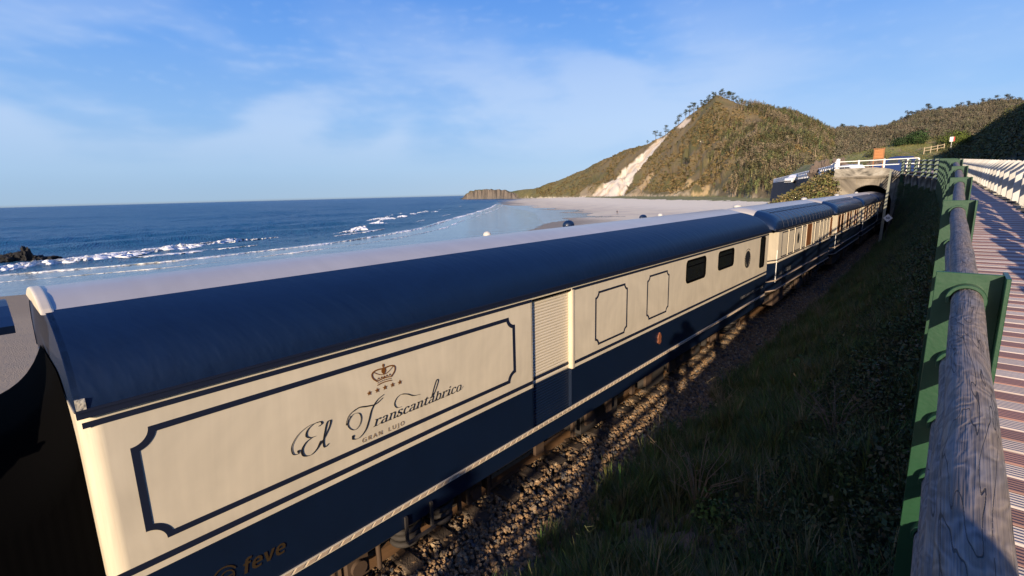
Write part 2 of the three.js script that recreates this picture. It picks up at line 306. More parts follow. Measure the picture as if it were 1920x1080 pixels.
        if (x > fenceX(Math.max(z, -56)) + .3 && z > -88) { const xf = slopeFoot(z); if (x < xf) { tmp.splice(0, 3, .10, .095, .09); } else { tmp.splice(0, 3, .035, .037, .016); mixc([.07, .055, .03], sstep(0, .5, n)); } }
        else if (z < -57.4 && z > -86 && x > wallX(z)) { tmp.splice(0, 3, .14, .13, .115); }
      }
    }
    col.set(tmp, k * 3); kind[k] = kd;
  }
  const idx = [[], [], [], []];
  for (let i = 0; i < NA - 1; i++) for (let j = 0; j < NR - 1; j++) {
    const a = i * NR + j, b = a + NR, c = b + 1, d = a + 1;
    const mx = (pos[a * 3] + pos[c * 3]) / 2, mz = (pos[a * 3 + 2] + pos[c * 3 + 2]) / 2;
    if (mz < -57.35 && mz > -84 && Math.abs(mx - trackX(mz)) < 2.75) continue;       // the tunnel runs here
    for (const [p, q, s] of [[a, d, b], [d, c, b]]) { const ks = [kind[p], kind[q], kind[s]]; const kk = ks.includes(2) ? 2 : ks.includes(0) && !ks.includes(3) ? 0 : ks.includes(3) ? 3 : 1; idx[kk].push(p, q, s); }
  }
  const full = new THREE.BufferGeometry(); full.setAttribute('position', new THREE.BufferAttribute(pos, 3)); full.setIndex([].concat(idx[0], idx[1], idx[2], idx[3]).length ? new THREE.BufferAttribute(Uint32Array.from(idx.flat()), 1) : null); full.computeVertexNormals();
  const nor = full.attributes.normal.array;
  const piece = (ix) => {
    const map = new Map(), out = new Uint32Array(ix.length), P = [], N = [], U = [], K = [];
    for (let i = 0; i < ix.length; i++) { let m = map.get(ix[i]); const o = ix[i]; if (m === undefined) { m = map.size; map.set(o, m); P.push(pos[o * 3], pos[o * 3 + 1], pos[o * 3 + 2]); N.push(nor[o * 3], nor[o * 3 + 1], nor[o * 3 + 2]); U.push(uv[o * 2], uv[o * 2 + 1]); K.push(col[o * 3], col[o * 3 + 1], col[o * 3 + 2]); } out[i] = m; }
    const g = new THREE.BufferGeometry(); g.setAttribute('position', new THREE.Float32BufferAttribute(P, 3)); g.setAttribute('normal', new THREE.Float32BufferAttribute(N, 3)); g.setAttribute('uv', new THREE.Float32BufferAttribute(U, 2)); g.setAttribute('color', new THREE.Float32BufferAttribute(K, 3)); g.setIndex(new THREE.BufferAttribute(out, 1)); return g;
  };
  const vc = (rough, o = {}) => new THREE.MeshStandardMaterial({ vertexColors: true, roughness: rough, ...o });
  struct('beach', piece(idx[0]), vc(.95, { bumpMap: rep(fineBump, .35, .35), bumpScale: .03 }), 'pale dry sand of the long curving beach');
  struct('wet_sand', piece(idx[1]), new THREE.MeshPhysicalMaterial({ vertexColors: true, roughness: .16, ior: 1.33, bumpMap: rep(fineBump, .1, .1), bumpScale: .01 }), 'dark glossy wet sand along the water line');
  struct('hillside', piece(idx[2]), vc(1, { bumpMap: rep(fineBump, .03, .03), bumpScale: 1.0 }), 'brown green hill with a pale sand landslip');
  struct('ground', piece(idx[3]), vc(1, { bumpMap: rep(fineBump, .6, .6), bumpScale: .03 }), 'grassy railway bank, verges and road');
}

// ---------------------------------------------------------------- sea
const breakLine = [[-107, 60], [-108, 25], [-109, 0], [-113, -16], [-119, -28], [-129, -45], [-137, -71], [-160, -96], [-187, -118], [-249, -198], [-330, -300]];
const washLine = [[-104, 60], [-101, 20], [-99, -2], [-95, -20], [-97, -37], [-101, -56], [-119, -91], [-145, -123], [-185, -175], [-250, -255], [-330, -345]];
const washX = table(washLine.map(([x, z]) => [z, x]).reverse());
{
  const seaBump = tex(512, 512, (u, v) => { const n = .5 + .33 * loop2(u, v, 9, 22, 5, 3) + .2 * loop2(u, v, 30, 60, 3, 8); return [n, n, n]; });
  const build = (test, disp, a0, a1, da, r0, r1, g0) => {
    const A = [], Rr = []; for (let a = a0; a <= a1; a += da) A.push(a); for (let r = r0; r < r1; r *= g0) Rr.push(r); Rr.push(r1);
    const P = [], U = [], K = [], I = [];
    for (const a of A) for (const r of Rr) { const x = Math.sin(a * Math.PI / 180) * r, z = -Math.cos(a * Math.PI / 180) * r, o = disp(x, z, r); P.push(x, SEA + o[0], z); U.push(x, z); K.push(...o[1]); }
    for (let i = 0; i < A.length - 1; i++) for (let j = 0; j < Rr.length - 1; j++) { const p = i * Rr.length + j, q = p + Rr.length; const x = P[p * 3], z = P[p * 3 + 2]; if (!test(x, z)) continue; I.push(p, p + 1, q, p + 1, q + 1, q); }
    const g = new THREE.BufferGeometry(); g.setAttribute('position', new THREE.Float32BufferAttribute(P, 3)); g.setAttribute('uv', new THREE.Float32BufferAttribute(U, 2)); g.setAttribute('color', new THREE.Float32BufferAttribute(K, 3)); g.setIndex(I); g.computeVertexNormals(); return g;
  };
  const swell = (x, z) => { // long crests parallel to the shore, rolling in
    const s = -(x + 105) - .28 * z * .35 + 14 * n2(x * .004, z * .006), amp = .9 * sstep(0, 40, s) * (1 - .45 * sstep(150, 700, s)) * (.6 + .6 * n2(x * .006 + 2, z * .01));
    const ph = s / (34 + s * .03), c = Math.sin(ph * 6.28 + .8 * n2(x * .01, z * .02));
    return amp * (Math.pow(.5 + .5 * c, 2.2) * 1.5 - .3);
  };
  const chop = (x, z, r) => { const f = clamp(1.3 - r / 700); return f * (.16 * n2(x * .16, z * .1) + .09 * n2(x * .45, z * .28)); };
  const deep = build((x, z) => x < washX(z) + .5, (x, z, r) => {
    const s = sstep(0, 14, washX(z) - x), y = s * (swell(x, z) + chop(x, z, r)); const t = sstep(0, 90, washX(z) - x + 12 * n2(x * .02, z * .03));
    return [y, [lerp(.03, .005, t), lerp(.10, .068, t), lerp(.17, .155, t)]];
  }, -125, -33, .14, 62, 9000, 1.008);
  struct('sea', deep, new THREE.MeshPhysicalMaterial({ vertexColors: true, roughness: .3, ior: 1.33, specularIntensity: .75, bumpMap: rep(seaBump, .055, .055), bumpScale: .7 }), 'deep blue sea with low swell rolling towards the beach');
  const shallow = build((x, z) => x >= washX(z) - 1.5 && x < shoreX(z) + 25, (x, z) => [.012 + .012 * n2(x * .3, z * .1), [.10, .11, .115]], -125, -33, .14, 55, 620, 1.008);
  struct('shallow_water', shallow, new THREE.MeshPhysicalMaterial({ vertexColors: true, roughness: .08, ior: 1.33, bumpMap: rep(seaBump, .09, .09), bumpScale: .035 }), 'thin sheet of water washing up the beach');
  // surf
  const foam = std([.86, .86, .86], .9, { bumpMap: rep(fineBump, .5, .5), bumpScale: .05 });
  const surf = (line, w, h, gap, seed, label, offs = 0, name = 'breaking_wave') => {
    const c = new THREE.CatmullRomCurve3(line.map(([x, z]) => new THREE.Vector3(x + offs, SEA, z))), L = c.getLength(), N = Math.floor(L / .4), Mx = 16, P = [], I = [];
    for (let i = 0; i <= N; i++) {
      const t = i / N, p = c.getPointAt(t), d = c.getTangentAt(t), s = t * L, k = gap(p.x, p.z, s), ww = w * (.6 + .5 * n2(s * .05, seed) + .35 * n2(s * .3, seed + 3)) * k;
      for (let j = 0; j <= Mx; j++) {
        const v = j / Mx, o = (v - .5) * Math.max(ww, 0), hx = Math.sin(v * Math.PI), lump = n3(s * .7, v * 3, seed) * .5 + n3(s * 2.4, v * 8, seed + 5) * .45, lace = n3(s * 1.1, v * 5 + 3, seed + 2) + .6 * n3(s * 2.7, v * 11, seed + 7);
        const y = k <= .02 || lace > .42 + .6 * hx * k ? -.6 : h * k * hx * (.45 + .5 * lump + .3 * n2(s * .12, seed + 9)) + .02 + swell(p.x, p.z) * .6 * clamp(h);
        P.push(p.x - d.z * o + .4 * lump * w * .3, p.y + y, p.z + d.x * o);
      }
    }
    for (let i = 0; i < N; i++) for (let j = 0; j < Mx; j++) { const a = i * (Mx + 1) + j, b = a + Mx + 1; I.push(a, b, a + 1, a + 1, b, b + 1); }
    const g = new THREE.BufferGeometry(); g.setAttribute('position', new THREE.Float32BufferAttribute(P, 3)); g.setAttribute('uv', new THREE.Float32BufferAttribute(P.flatMap((_, i) => i % 3 === 0 ? [P[i], P[i + 2]] : []), 2)); g.setIndex(I); g.computeVertexNormals();
    struct(name, g, foam, label);
  };
  const br = (lo, hi, soft = 10) => (x, z) => sstep(lo - soft, lo, -z) * sstep(hi + soft, hi, -z);
  surf(breakLine, 8, 1.15, (x, z, s) => clamp((.45 + .9 * br(-60, 36, 14)(x, z)) * (.8 + .5 * n2(s * .07, 3)) - .03 - sstep(40, 60, -z) * .35 + sstep(100, 120, -z) * .55 * sstep(205, 190, -z)), 1, 'white breaking wave nearest the rock');
  surf(breakLine, 12, .25, (x, z, s) => clamp(br(-60, 30)(x, z) * (.6 + .5 * n2(s * .05, 8))), 4, 'low foam trailing behind the breaking wave', -7);
  surf(breakLine, 7, .9, (x, z, s) => clamp(br(80, 190, 15)(x, z) * (.7 + .9 * n2(s * .06, 12))), 7, 'second white breaker farther along the bay', 8);
  surf(washLine, 3.2, .3, (x, z, s) => clamp(.75 + .35 * n2(s * .08, 21)), 11, 'thin white line of foam where the wash runs up', 0, 'wash_foam');
  surf(washLine, 1.6, .12, (x, z, s) => clamp(n2(s * .05, 27) + .35), 15, 'broken second foam line in the wash', 9, 'wash_foam');
  surf(washLine, 5, .14, (x, z, s) => clamp(n2(s * .03, 31) * .9 + .25) * br(20, 150, 20)(x, z), 19, 'lacy foam left between breaker and wash', -14, 'wash_foam');
  surf([[-360, -480], [-335, -440], [-320, -405]], 14, 1.3, (x, z, s) => clamp(Math.sin(clamp(s / 80) * Math.PI) * 1.2), 17, 'patch of white surf off the headland');
}

// ---------------------------------------------------------------- track
const trackAt = (d, y, z) => { const e = .5, t = Math.atan2(trackX(z - e) - trackX(z + e), 2 * e); return [trackX(z) + d * Math.cos(t), RAIL + y, z - d * Math.sin(t)]; };
{
  const track = thing('railway_track', 'narrow gauge railway track with rusty rails under the blue and cream train', 'railway track');
  const railShape = [[-.06, -.14], [.06, -.14], [.06, -.125], [.012, -.105], [.012, -.04], [.034, -.03], [.034, 0], [-.034, 0], [-.034, -.03], [-.012, -.04], [-.012, -.105], [-.06, -.125]];
  const zs = []; for (let z = 8; z >= -74; z -= 2) zs.push(z);
  for (const o of [-.53, .53]) {
    const P = [], U = [], I = [], n = railShape.length;
    for (const z of zs) for (let k = 0; k <= n; k++) { const [a, b] = railShape[k % n]; P.push(...trackAt(o + a, b, z)); U.push(k * .05, z); }
    for (let i = 0; i < zs.length - 1; i++) for (let k = 0; k < n; k++) { const a = i * (n + 1) + k, b = a + n + 1; I.push(a, a + 1, b, a + 1, b + 1, b); }
    const g = new THREE.BufferGeometry(); g.setAttribute('position', new THREE.Float32BufferAttribute(P, 3)); g.setAttribute('uv', new THREE.Float32BufferAttribute(U, 2)); g.setIndex(I);
    const f = g.toNonIndexed(); f.computeVertexNormals(); mesh('rail', f, std([.17, .095, .048], .55, { map: rep(grime, 1, 1) }), track);
  }
  const sg = [0, 1, 2].map(() => bev(1.9, .15, .22, 0, -.225, 0, .015)), sm = [std([.075, .052, .035], .9, { bumpMap: fineBump, bumpScale: .01 }), std([.10, .072, .05], .9, { bumpMap: fineBump, bumpScale: .01 }), std([.06, .043, .03], .9, { bumpMap: fineBump, bumpScale: .01 })];
  const clip = mergeGeometries([-.53, .53].flatMap((o) => [-.09, .09].map((e) => strip(box(.06, .035, .1, o + e, -.128, 0)))));
  for (let z = 1.9; z > -58; z -= .6) {
    const m = mesh('sleeper', sg[Math.floor(rnd() * 3)], pick(sm), track), [x, y, zz] = trackAt(rr(-.03, .03), rr(-.012, .008), z + rr(-.02, .02));
    m.position.set(x, y, zz); m.rotation.y = rr(-.015, .015);
    if (z > -30) stuffify(mesh('rail_clip', clip, M.rustIron, m));
  }
  // ballast
  const rock = (seed) => { const g = new THREE.IcosahedronGeometry(1, 1), p = g.attributes.position; for (let i = 0; i < p.count; i++) { const v = new THREE.Vector3().fromBufferAttribute(p, i); const k = .78 + .42 * n3(v.x * 1.1 + seed, v.y * 1.1, v.z * 1.1); p.setXYZ(i, v.x * k, v.y * k * .72, v.z * k * .85); } const f = g.index ? g.toNonIndexed() : g; f.computeVertexNormals(); return f; };
  const lists = [[], [], []];
  for (let i = 0; i < 80000; i++) {
    const near = rnd(), z = 2.5 - (near < .8 ? Math.pow(rnd(), 1.25) * 26 : 20 + rnd() * 37), d = rr(-1.7, 2.0 + .25 * n2(z * .7, 3)) + (rnd() < .04 ? rr(0, .7) : 0);
    if (d < -.2 && rnd() < .6) continue;
    const [x, , zz] = trackAt(d, 0, z); let y = RAIL - .205 - Math.max(0, d - .95) * .17 + rr(-.05, .03);
    if (d > 1.6) y = Math.max(y, land(x, zz) - .01);
    const s = rr(.022, .048) * (rnd() < .1 ? 1.3 : 1), t = rnd(), c = t < .55 ? lin(.27, .165, .082) : t < .8 ? lin(.185, .135, .09) : t < .92 ? lin(.36, .26, .155) : lin(.08, .075, .075);
    c.multiplyScalar(rr(.65, 1.2));
    lists[i % 3].push({ x, y, z: zz, s, rx: rnd() * 6.3, ry: rnd() * 6.3, rz: rnd() * 6.3, c });
  }
  const gm = std([1, 1, 1], .85);
  lists.forEach((l, i) => { const o = instanced('ballast', rock(i * 7 + 1), gm, l, null); tag(o, ['brown and grey crushed stone ballast beside the rails', 'brown and grey crushed stone ballast beside the rails', 'brown and grey crushed stone ballast beside the rails'][i], 'ballast', 'crushed stone of the track bed'); });
}

// ---------------------------------------------------------------- train
function bandStrip(z0, z1, y0, y1, x, t = .004) { return box(t, y1 - y0, Math.abs(z1 - z0), x + t / 2, (y0 + y1) / 2, (z0 + z1) / 2); }
function ticketFrame(s0, s1, y0, y1, t, r) {          // outline with scooped-out corners, as painted on the wagon side
  const path = (S, a0, a1, b0, b1, rad, c) => {
    const q = (cx, cy, from, to) => S.absarc(cx, cy, rad, from, to, true);
    const k = Math.sqrt(Math.max(0, rad * rad - c * c)), g = Math.asin(c / rad);
    S.moveTo(a0 + k - c, b0);
    S.lineTo(a1 - k + c, b0); q(a1 + c, b0 - c, Math.PI - g, Math.PI / 2 + g);
    S.lineTo(a1, b1 - k + c); q(a1 + c, b1 + c, -Math.PI / 2 - g, -Math.PI + g);
    S.lineTo(a0 + k - c, b1); q(a0 - c, b1 + c, -g, -Math.PI / 2 + g);
    S.lineTo(a0, b0 + k - c); q(a0 - c, b0 - c, Math.PI / 2 - g, g);
    return S;
  };
  const s = path(new THREE.Shape(), s0, s1, y0, y1, r, 0);
  s.holes.push(path(new THREE.Path(), s0 + t, s1 - t, y0 + t, y1 - t, r + t, t)); return s;
}
function roofGrid(prof, L, dome0, dome1, ndiv = 48, wob = 0) {     // prof: (x, y) across; the ends may be rounded down
  const P = [], U = [], I = [], n = prof.length, zs = [];
  for (let i = 0; i <= ndiv; i++) zs.push(i / ndiv * L);
  for (const e of [.02, .06, .12, .2, .3, .42, .56, .7]) { zs.push(e, L - e); }
  zs.sort((a, b) => a - b);
  for (const s of zs) {
    const f = (d, t) => d ? Math.sqrt(Math.max(0, 1 - Math.pow(clamp(1 - t / d), 2.2))) : 1, k = Math.min(f(dome0, s), f(dome1, L - s));
    prof.forEach(([x, y], j) => { const yy = 3.17 + (y - 3.17) * lerp(.12, 1, k), w = wob * n2(s * 1.6 + j * .5, j * .35 + s * .5) * Math.sin(j / (n - 1) * Math.PI); P.push(x * (k < 1 ? lerp(.97, 1, k) : 1), yy + w, -s); U.push(s, j / n); });
  }
  for (let i = 0; i < zs.length - 1; i++) for (let j = 0; j < n - 1; j++) { const a = i * n + j, b = a + n; I.push(a, b, a + 1, a + 1, b, b + 1); }
  const g = new THREE.BufferGeometry(); g.setAttribute('position', new THREE.Float32BufferAttribute(P, 3)); g.setAttribute('uv', new THREE.Float32BufferAttribute(U, 2)); g.setIndex(I); g.computeVertexNormals(); return g;
}
const PROF = [[1.285, 3.17], [1.285, 3.22], [1.27, 3.32], [1.22, 3.44], [1.13, 3.545], [1.0, 3.63], [.86, 3.69], [.72, 3.735], [.56, 3.77]];
const TOPP = [[.56, 3.77], [.40, 3.815], [.2, 3.86], [0, 3.875], [-.2, 3.86], [-.40, 3.815], [-.56, 3.77]];
const foldTex = tex(1024, 256, (u, v) => { const n = .5 + .42 * Math.pow(Math.abs(loop2(u + v * .06, v, 46, 2.5, 3, 3)), .8) * Math.sign(loop2(u + v * .06, v, 46, 2.5, 3, 3)) ; return [n, n, n]; });
const roofBlue = (fold) => phys([.0034, .0145, .048], fold ? .48 : .45, fold ? { specularIntensity: .7, bumpMap: rep(foldTex, 1 / 7, 1), bumpScale: .005, map: rep(grime, .3, .6) } : { map: rep(grime, .3, .6), clearcoat: .15 });
const RB = [roofBlue(true), roofBlue(false)];
function bogie(parent, zc) {
  const b = new THREE.Group(); b.name = 'bogie'; b.position.set(0, RAIL - CB, zc); parent.add(b);
  const wheelG = new THREE.LatheGeometry([[0, -.05], [.12, -.06], [.14, -.04], [.33, -.03], [.36, -.06], [.375, -.05], [.375, .03], [.40, .04], [.40, .065], [.3, .065], [.12, .05], [0, .05]].map(([x, y]) => new THREE.Vector2(x, y)), 28); wheelG.rotateZ(Math.PI / 2);
  for (const dz of [-.85, .85]) for (const sx of [-1, 1]) { const w = mesh('wheel', wheelG, M.iron, b); w.position.set(sx * .53, .375, dz); w.rotation.y = sx > 0 ? Math.PI : 0; }
  const f = [];
  for (const sx of [-1, 1]) {
    f.push(bev(.12, .16, 2.5, sx * .86, .62, 0, .015), box(.2, .1, .5, sx * .86, .50, 0));
    for (const dz of [-1.22, 1.22]) f.push(box(.12, .5, .08, sx * .86, .45, dz));
  }
  f.push(box(1.7, .16, .3, 0, .62, 0), box(1.7, .12, .12, 0, .6, -1.2), box(1.7, .12, .12, 0, .6, 1.2));
  for (const dz of [-.85, .85]) f.push(tube([-.8, .375, dz], [.8, .375, dz], .06));
  mesh('bogie_frame', f, M.iron, b);
  for (const sx of [-1, 1]) {
    for (const dz of [-.85, .85]) {
      mesh('axle_box', [bev(.2, .26, .28, sx * .92, .38, dz, .02), tube([sx * .9, .38, dz], [sx * 1.06, .38, dz], .1, .085, 14)], M.rustIron, b);
      for (const k of [-.26, .26]) mesh('damper', [tube([sx * 1.0, .2, dz + k], [sx * 1.0, .78, dz + k], .03, .03, 8), tube([sx * 1.0, .5, dz + k], [sx * 1.0, .8, dz + k], .045, .045, 8)], M.rustIron, b);
    }
    for (const dz of [-.24, .24]) { const s = []; for (let k = 0; k < 5; k++) { const t = new THREE.TorusGeometry(.15 + (k === 2 ? .02 : 0), .035, 8, 20); t.rotateX(Math.PI / 2); t.translate(sx * 1.0, .38 + k * .085, dz); s.push(t); } mesh('spring', s, M.iron, b); }
  }
  return b;
}
function underframe(c, L, seed) {
  bogie(c, -2.75); bogie(c, -(L - 2.75));
  pieces('underframe', [box(2.1, .22, L - .4, 0, .93, -L / 2), box(.5, .4, 1.2, .75, .66, -L * .42), box(.5, .32, .8, .8, .68, -L * .55), tube([.82, .62, -L * .62], [.82, .62, -L * .62 - 1.4], .2, .2, 14), box(.9, .35, .9, -.3, .66, -L * .5)], M.iron, c);
  const g = []; for (let k = 0; k < 9; k++) g.push(box(.05, rr(.15, .4), rr(.05, .25), 1.12, .82, -L * .3 - k * L * .045 + rr(-.2, .2)));
  stuffify(mesh('hanging_pipework', g, M.rustIron, c));
}
function rope(c, z0, z1, y, x) {           // gilded rope moulding: lozenges on a pale batten
  pieces('batten', [bandStrip(z0, z1, y + .018, y + .028, x, .012), bandStrip(z0, z1, y - .028, y - .018, x, .012)], M.cream, c);
  const a = [], b = [], n = Math.floor(Math.abs(z1 - z0) / .115);
  for (let i = 0; i < n; i++) {
    const s = new THREE.Shape(), z = Math.abs(z0) + i * .115; s.moveTo(z + .035, y - .018); s.lineTo(z + .115, y - .018); s.lineTo(z + .15, y + .018); s.lineTo(z + .07, y + .018); s.closePath();
    a.push(side(s, .014, x + .014));
    const q = new THREE.Shape(); q.moveTo(z, y - .018); q.lineTo(z + .035, y - .018); q.lineTo(z + .07, y + .018); q.lineTo(z + .035, y + .018); q.closePath(); b.push(side(q, .008, x + .008));
  }
  stuffify(mesh('rope_moulding', a, M.ropeTan, c)); stuffify(mesh('rope_gap', b, M.cream, c));
}
function canvasMat(w, h, draw, o = {}) {
  const cv = document.createElement('canvas'); cv.width = w; cv.height = h; const g = cv.getContext('2d'); draw(g, w, h);
  const t = new THREE.CanvasTexture(cv); t.colorSpace = THREE.SRGBColorSpace; return new THREE.MeshStandardMaterial({ map: t, transparent: true, roughness: .6, ...o });
}
function decal(parent, name, x, z0, z1, y0, y1, mat, label) {        // flat print on the wagon side, read from the right-hand side
  const g = new THREE.PlaneGeometry(Math.abs(z1 - z0), y1 - y0); g.rotateY(Math.PI / 2); g.translate(x, (y0 + y1) / 2, (z0 + z1) / 2); return mesh(name, g, mat, parent, label);
}
function pen(g, pts, w0, w1, mid) {     // a stroke of the broad pen through a smooth curve; widths thin - thick - thin
  const c = new THREE.CatmullRomCurve3(pts.map(([x, y]) => new THREE.Vector3(x, y, 0)), false, 'centripetal'), N = 160;
  for (let i = 0; i <= N; i++) { const t = i / N, p = c.getPoint(t), d = c.getTangent(t), down = Math.pow(Math.abs(d.y), 1.6), k = .82 * lerp(w0, w1, down) * (mid ? .35 + .65 * Math.sin(Math.PI * t) : 1); g.beginPath(); g.ellipse(p.x, p.y, k, k * .8, -.6, 0, 7); g.fill(); }
}
const titleMat = canvasMat(2048, 800, (g) => {
  // 1000 px per metre: the drawing spans z = -1.50 .. -3.548, heights 2.13 .. 2.93
  const X = (z) => (-z - 1.5) * 1000, Y = (y) => (2.93 - y) * 1000;
  g.fillStyle = '#704210'; g.strokeStyle = '#704210'; g.lineCap = 'round'; g.lineJoin = 'round';
  const cx = X(-2.50), cy = Y(2.79);
  g.lineWidth = 11;                                                      // the crown
  for (const s of [-1, 1]) {
    g.beginPath(); g.moveTo(cx, cy - 52); g.bezierCurveTo(cx + s * 60, cy - 66, cx + s * 140, cy - 66, cx + s * 132, cy - 14); g.bezierCurveTo(cx + s * 128, cy + 18, cx + s * 100, cy + 36, cx + s * 84, cy + 52); g.lineWidth = 13; g.stroke();
    g.beginPath(); g.moveTo(cx + s * 116, cy - 48); g.bezierCurveTo(cx + s * 84, cy - 30, cx + s * 60, cy + 2, cx, cy + 8); g.lineWidth = 6; g.stroke();
    for (const q of [.36, .78]) { g.beginPath(); g.moveTo(cx + s * 84 * q, cy + 34); g.lineTo(cx + s * 84 * q - 16, cy + 46); g.lineTo(cx + s * 84 * q, cy + 16); g.lineTo(cx + s * 84 * q + 16, cy + 46); g.fill(); }
  }
  g.beginPath(); g.ellipse(cx, cy - 34, 24, 34, 0, 0, 7); g.fill(); g.beginPath(); g.moveTo(cx - 26, cy - 30); g.lineTo(cx + 26, cy - 30); g.lineTo(cx, cy + 12); g.fill();
  g.beginPath(); g.arc(cx, cy - 80, 11, 0, 7); g.fill(); g.fillRect(cx - 4, cy - 104, 8, 30); g.fillRect(cx - 13, cy - 97, 26, 8);
  g.beginPath(); g.moveTo(cx, cy + 18); g.lineTo(cx - 15, cy + 44); g.lineTo(cx + 15, cy + 44); g.fill();
  for (const [dy, lw] of [[48, 9], [88, 10]]) { g.beginPath(); g.moveTo(cx - 88 + dy * .1, cy + dy + 8); g.quadraticCurveTo(cx, cy + dy - 12, cx + 88 - dy * .1, cy + dy + 8); g.lineWidth = lw; g.stroke(); }
  for (let k = -3; k <= 3; k++) { g.beginPath(); g.arc(cx + k * 24, cy + 66 + k * k * .8, 6, 0, 7); g.fill(); }
  for (let k = -2; k <= 2; k++) {                                        // five stars
    const sx = cx + k * 88, sy = Y(2.645); g.beginPath(); for (let i = 0; i < 10; i++) { const a = -Math.PI / 2 + i * Math.PI / 5, r = i % 2 ? 12 : 29; g.lineTo(sx + Math.cos(a) * r, sy + Math.sin(a) * r); } g.fill();
  }
  g.fillStyle = '#17161c';
  const B = Y(2.285);                                                     // base line of the script
  // E
  pen(g, [[300, B - 222], [330, B - 236], [322, B - 258], [262, B - 262], [196, B - 226], [180, B - 176], [212, B - 146], [258, B - 142]], 3, 10);
  pen(g, [[232, B - 144], [170, B - 118], [128, B - 60], [142, B - 4], [200, B + 14], [262, B - 20], [300, B - 74]], 3, 13);
  pen(g, [[322, B - 256], [220, B - 262], [110, B - 214], [46, B - 128], [54, B - 56], [92, B - 44], [104, B - 68]], 2.5, 7); g.beginPath(); g.arc(98, B - 66, 12, 0, 7); g.fill();
  // l
  pen(g, [[262, B - 20], [330, B - 84], [400, B - 190], [412, B - 236], [386, B - 236], [350, B - 150], [324, B - 40], [334, B - 4], [372, B - 22]], 3, 10);
  // T: sail, stem and flourish
  pen(g, [[596, B - 178], [560, B - 130], [590, B - 208], [680, B - 252], [780, B - 240], [880, B - 228], [966, B - 262]], 4, 6); pen(g, [[640, B - 236], [700, B - 254], [790, B - 236], [880, B - 226], [960, B - 258]], 9, 9, true);
  pen(g, [[980, B - 292], [906, B - 262], [838, B - 190], [796, B - 90], [748, B - 2], [672, B + 48], [614, B + 34], [612, B + 4]], 3, 12); g.beginPath(); g.arc(616, B + 8, 13, 0, 7); g.fill();
  pen(g, [[596, B - 178], [640, B - 210], [700, B - 196], [716, B - 140], [690, B - 76], [640, B - 50], [596, B - 78], [574, B - 130], [610, B - 200]], 2.5, 7);
  // the small letters, a slanted text face with hair-line joins
  g.save(); g.transform(1, 0, -.42, 1, 0, 0);
  let x = 828; g.font = '150px serif';
  const adv = { r: 80, a: 91, n: 98, s: 76, c: 78, t: 65, 'á': 91, b: 93, i: 57, o: 89 };
  for (const ch of 'ranscantábrico') {
    g.save(); g.translate(x + .42 * B, B); const w = adv[ch], mw = g.measureText(ch).width; g.scale(w * .98 / mw, .88); g.fillText(ch, 0, 0); g.restore();
    g.save(); g.lineWidth = 4; g.strokeStyle = '#17161c'; g.beginPath(); g.moveTo(x + w - 14 + .42 * B, B - 6); g.quadraticCurveTo(x + w + 4 + .42 * B, B - 4, x + w + 22 + .42 * B, B - 40); g.stroke(); g.restore();
    x += w;
  }
  g.restore();
  // long bar of the t, ascender loop of the b
  pen(g, [[1176, B - 92], [1118, B - 104], [1096, B - 150], [1126, B - 204], [1190, B - 226], [1262, B - 200], [1330, B - 162], [1420, B - 146]], 3, 8); pen(g, [[1180, B - 226], [1256, B - 204], [1330, B - 162], [1400, B - 148]], 6, 8, true);
  pen(g, [[1590, B - 70], [1640, B - 150], [1672, B - 226], [1656, B - 240], [1622, B - 190], [1566, B - 60]], 3, 8);
  g.fillStyle = '#6a4a26'; g.font = '66px sans-serif'; let q = X(-2.20); for (const ch of 'GRAN LUJO') { g.save(); g.translate(q, Y(2.172)); g.scale(1.14, .92); g.fillText(ch, 0, 0); g.restore(); q += ch === ' ' ? 46 : g.measureText(ch).width * 1.14 + 13; }
});
const operatorMat = canvasMat(1024, 400, (g) => {
  g.fillStyle = '#33250f'; g.strokeStyle = '#33250f'; g.lineWidth = 20; g.beginPath(); g.arc(170, 210, 130, .5, 5.9); g.stroke(); g.lineWidth = 16; g.beginPath(); g.arc(195, 215, 74, 2.6, 7.6); g.stroke(); g.fillRect(150, 205, 110, 18);
  g.font = 'bold 250px sans-serif'; g.save(); g.transform(1, 0, -.18, 1, 40, 0); g.fillText('feve', 360, 300); g.restore();
});
const wreathMat = canvasMat(256, 512, (g) => {
  g.fillStyle = '#15161a'; g.strokeStyle = '#15161a';
  g.beginPath(); g.moveTo(128, 90); g.bezierCurveTo(205, 100, 205, 190, 190, 270); g.bezierCurveTo(180, 350, 150, 390, 128, 420); g.bezierCurveTo(106, 390, 76, 350, 66, 270); g.bezierCurveTo(50, 190, 52, 100, 128, 90); g.fill();
  for (let k = 0; k < 26; k++) { const a = k / 26 * 6.283, x = 128 + Math.cos(a) * 84, y = 250 + Math.sin(a) * 176; g.beginPath(); g.ellipse(x, y, 15, 26, a + .7, 0, 7); g.fill(); }
  g.lineWidth = 12; g.beginPath(); g.arc(128, 84, 70, 3.5, 5.9); g.stroke();
});
const smallTextMat = canvasMat(512, 64, (g) => { g.fillStyle = '#b9b2a2'; for (let x = 6; x < 500; x += 20 + (x * 7 % 13)) { const w = 8 + (x * 5 % 9); g.fillRect(x, 8, 4, 46); g.fillRect(x, 8 + (x % 3) * 20, w, 6); if (x % 2) g.fillRect(x + w - 2, 8, 4, 46); } });

const HW = 1.25;
const coachOffset = (z) => [trackX(z), RAIL, z];
function placeCoach(c, z0, L) { const a = trackX(z0), b = trackX(z0 - L); c.position.set(a, CB, z0); c.rotation.y = Math.atan2(-(b - a), L); }
function corner(y0, y1, r, z, dir) {     // quarter-round corner post of a wagon body, right-hand side; dir +1 for the end nearer to us
  const g = new THREE.CylinderGeometry(r, r, y1 - y0, 8, 1, true, dir > 0 ? 0 : Math.PI / 2, Math.PI / 2); g.translate(HW - r, (y0 + y1) / 2, z - dir * r); return g;
}
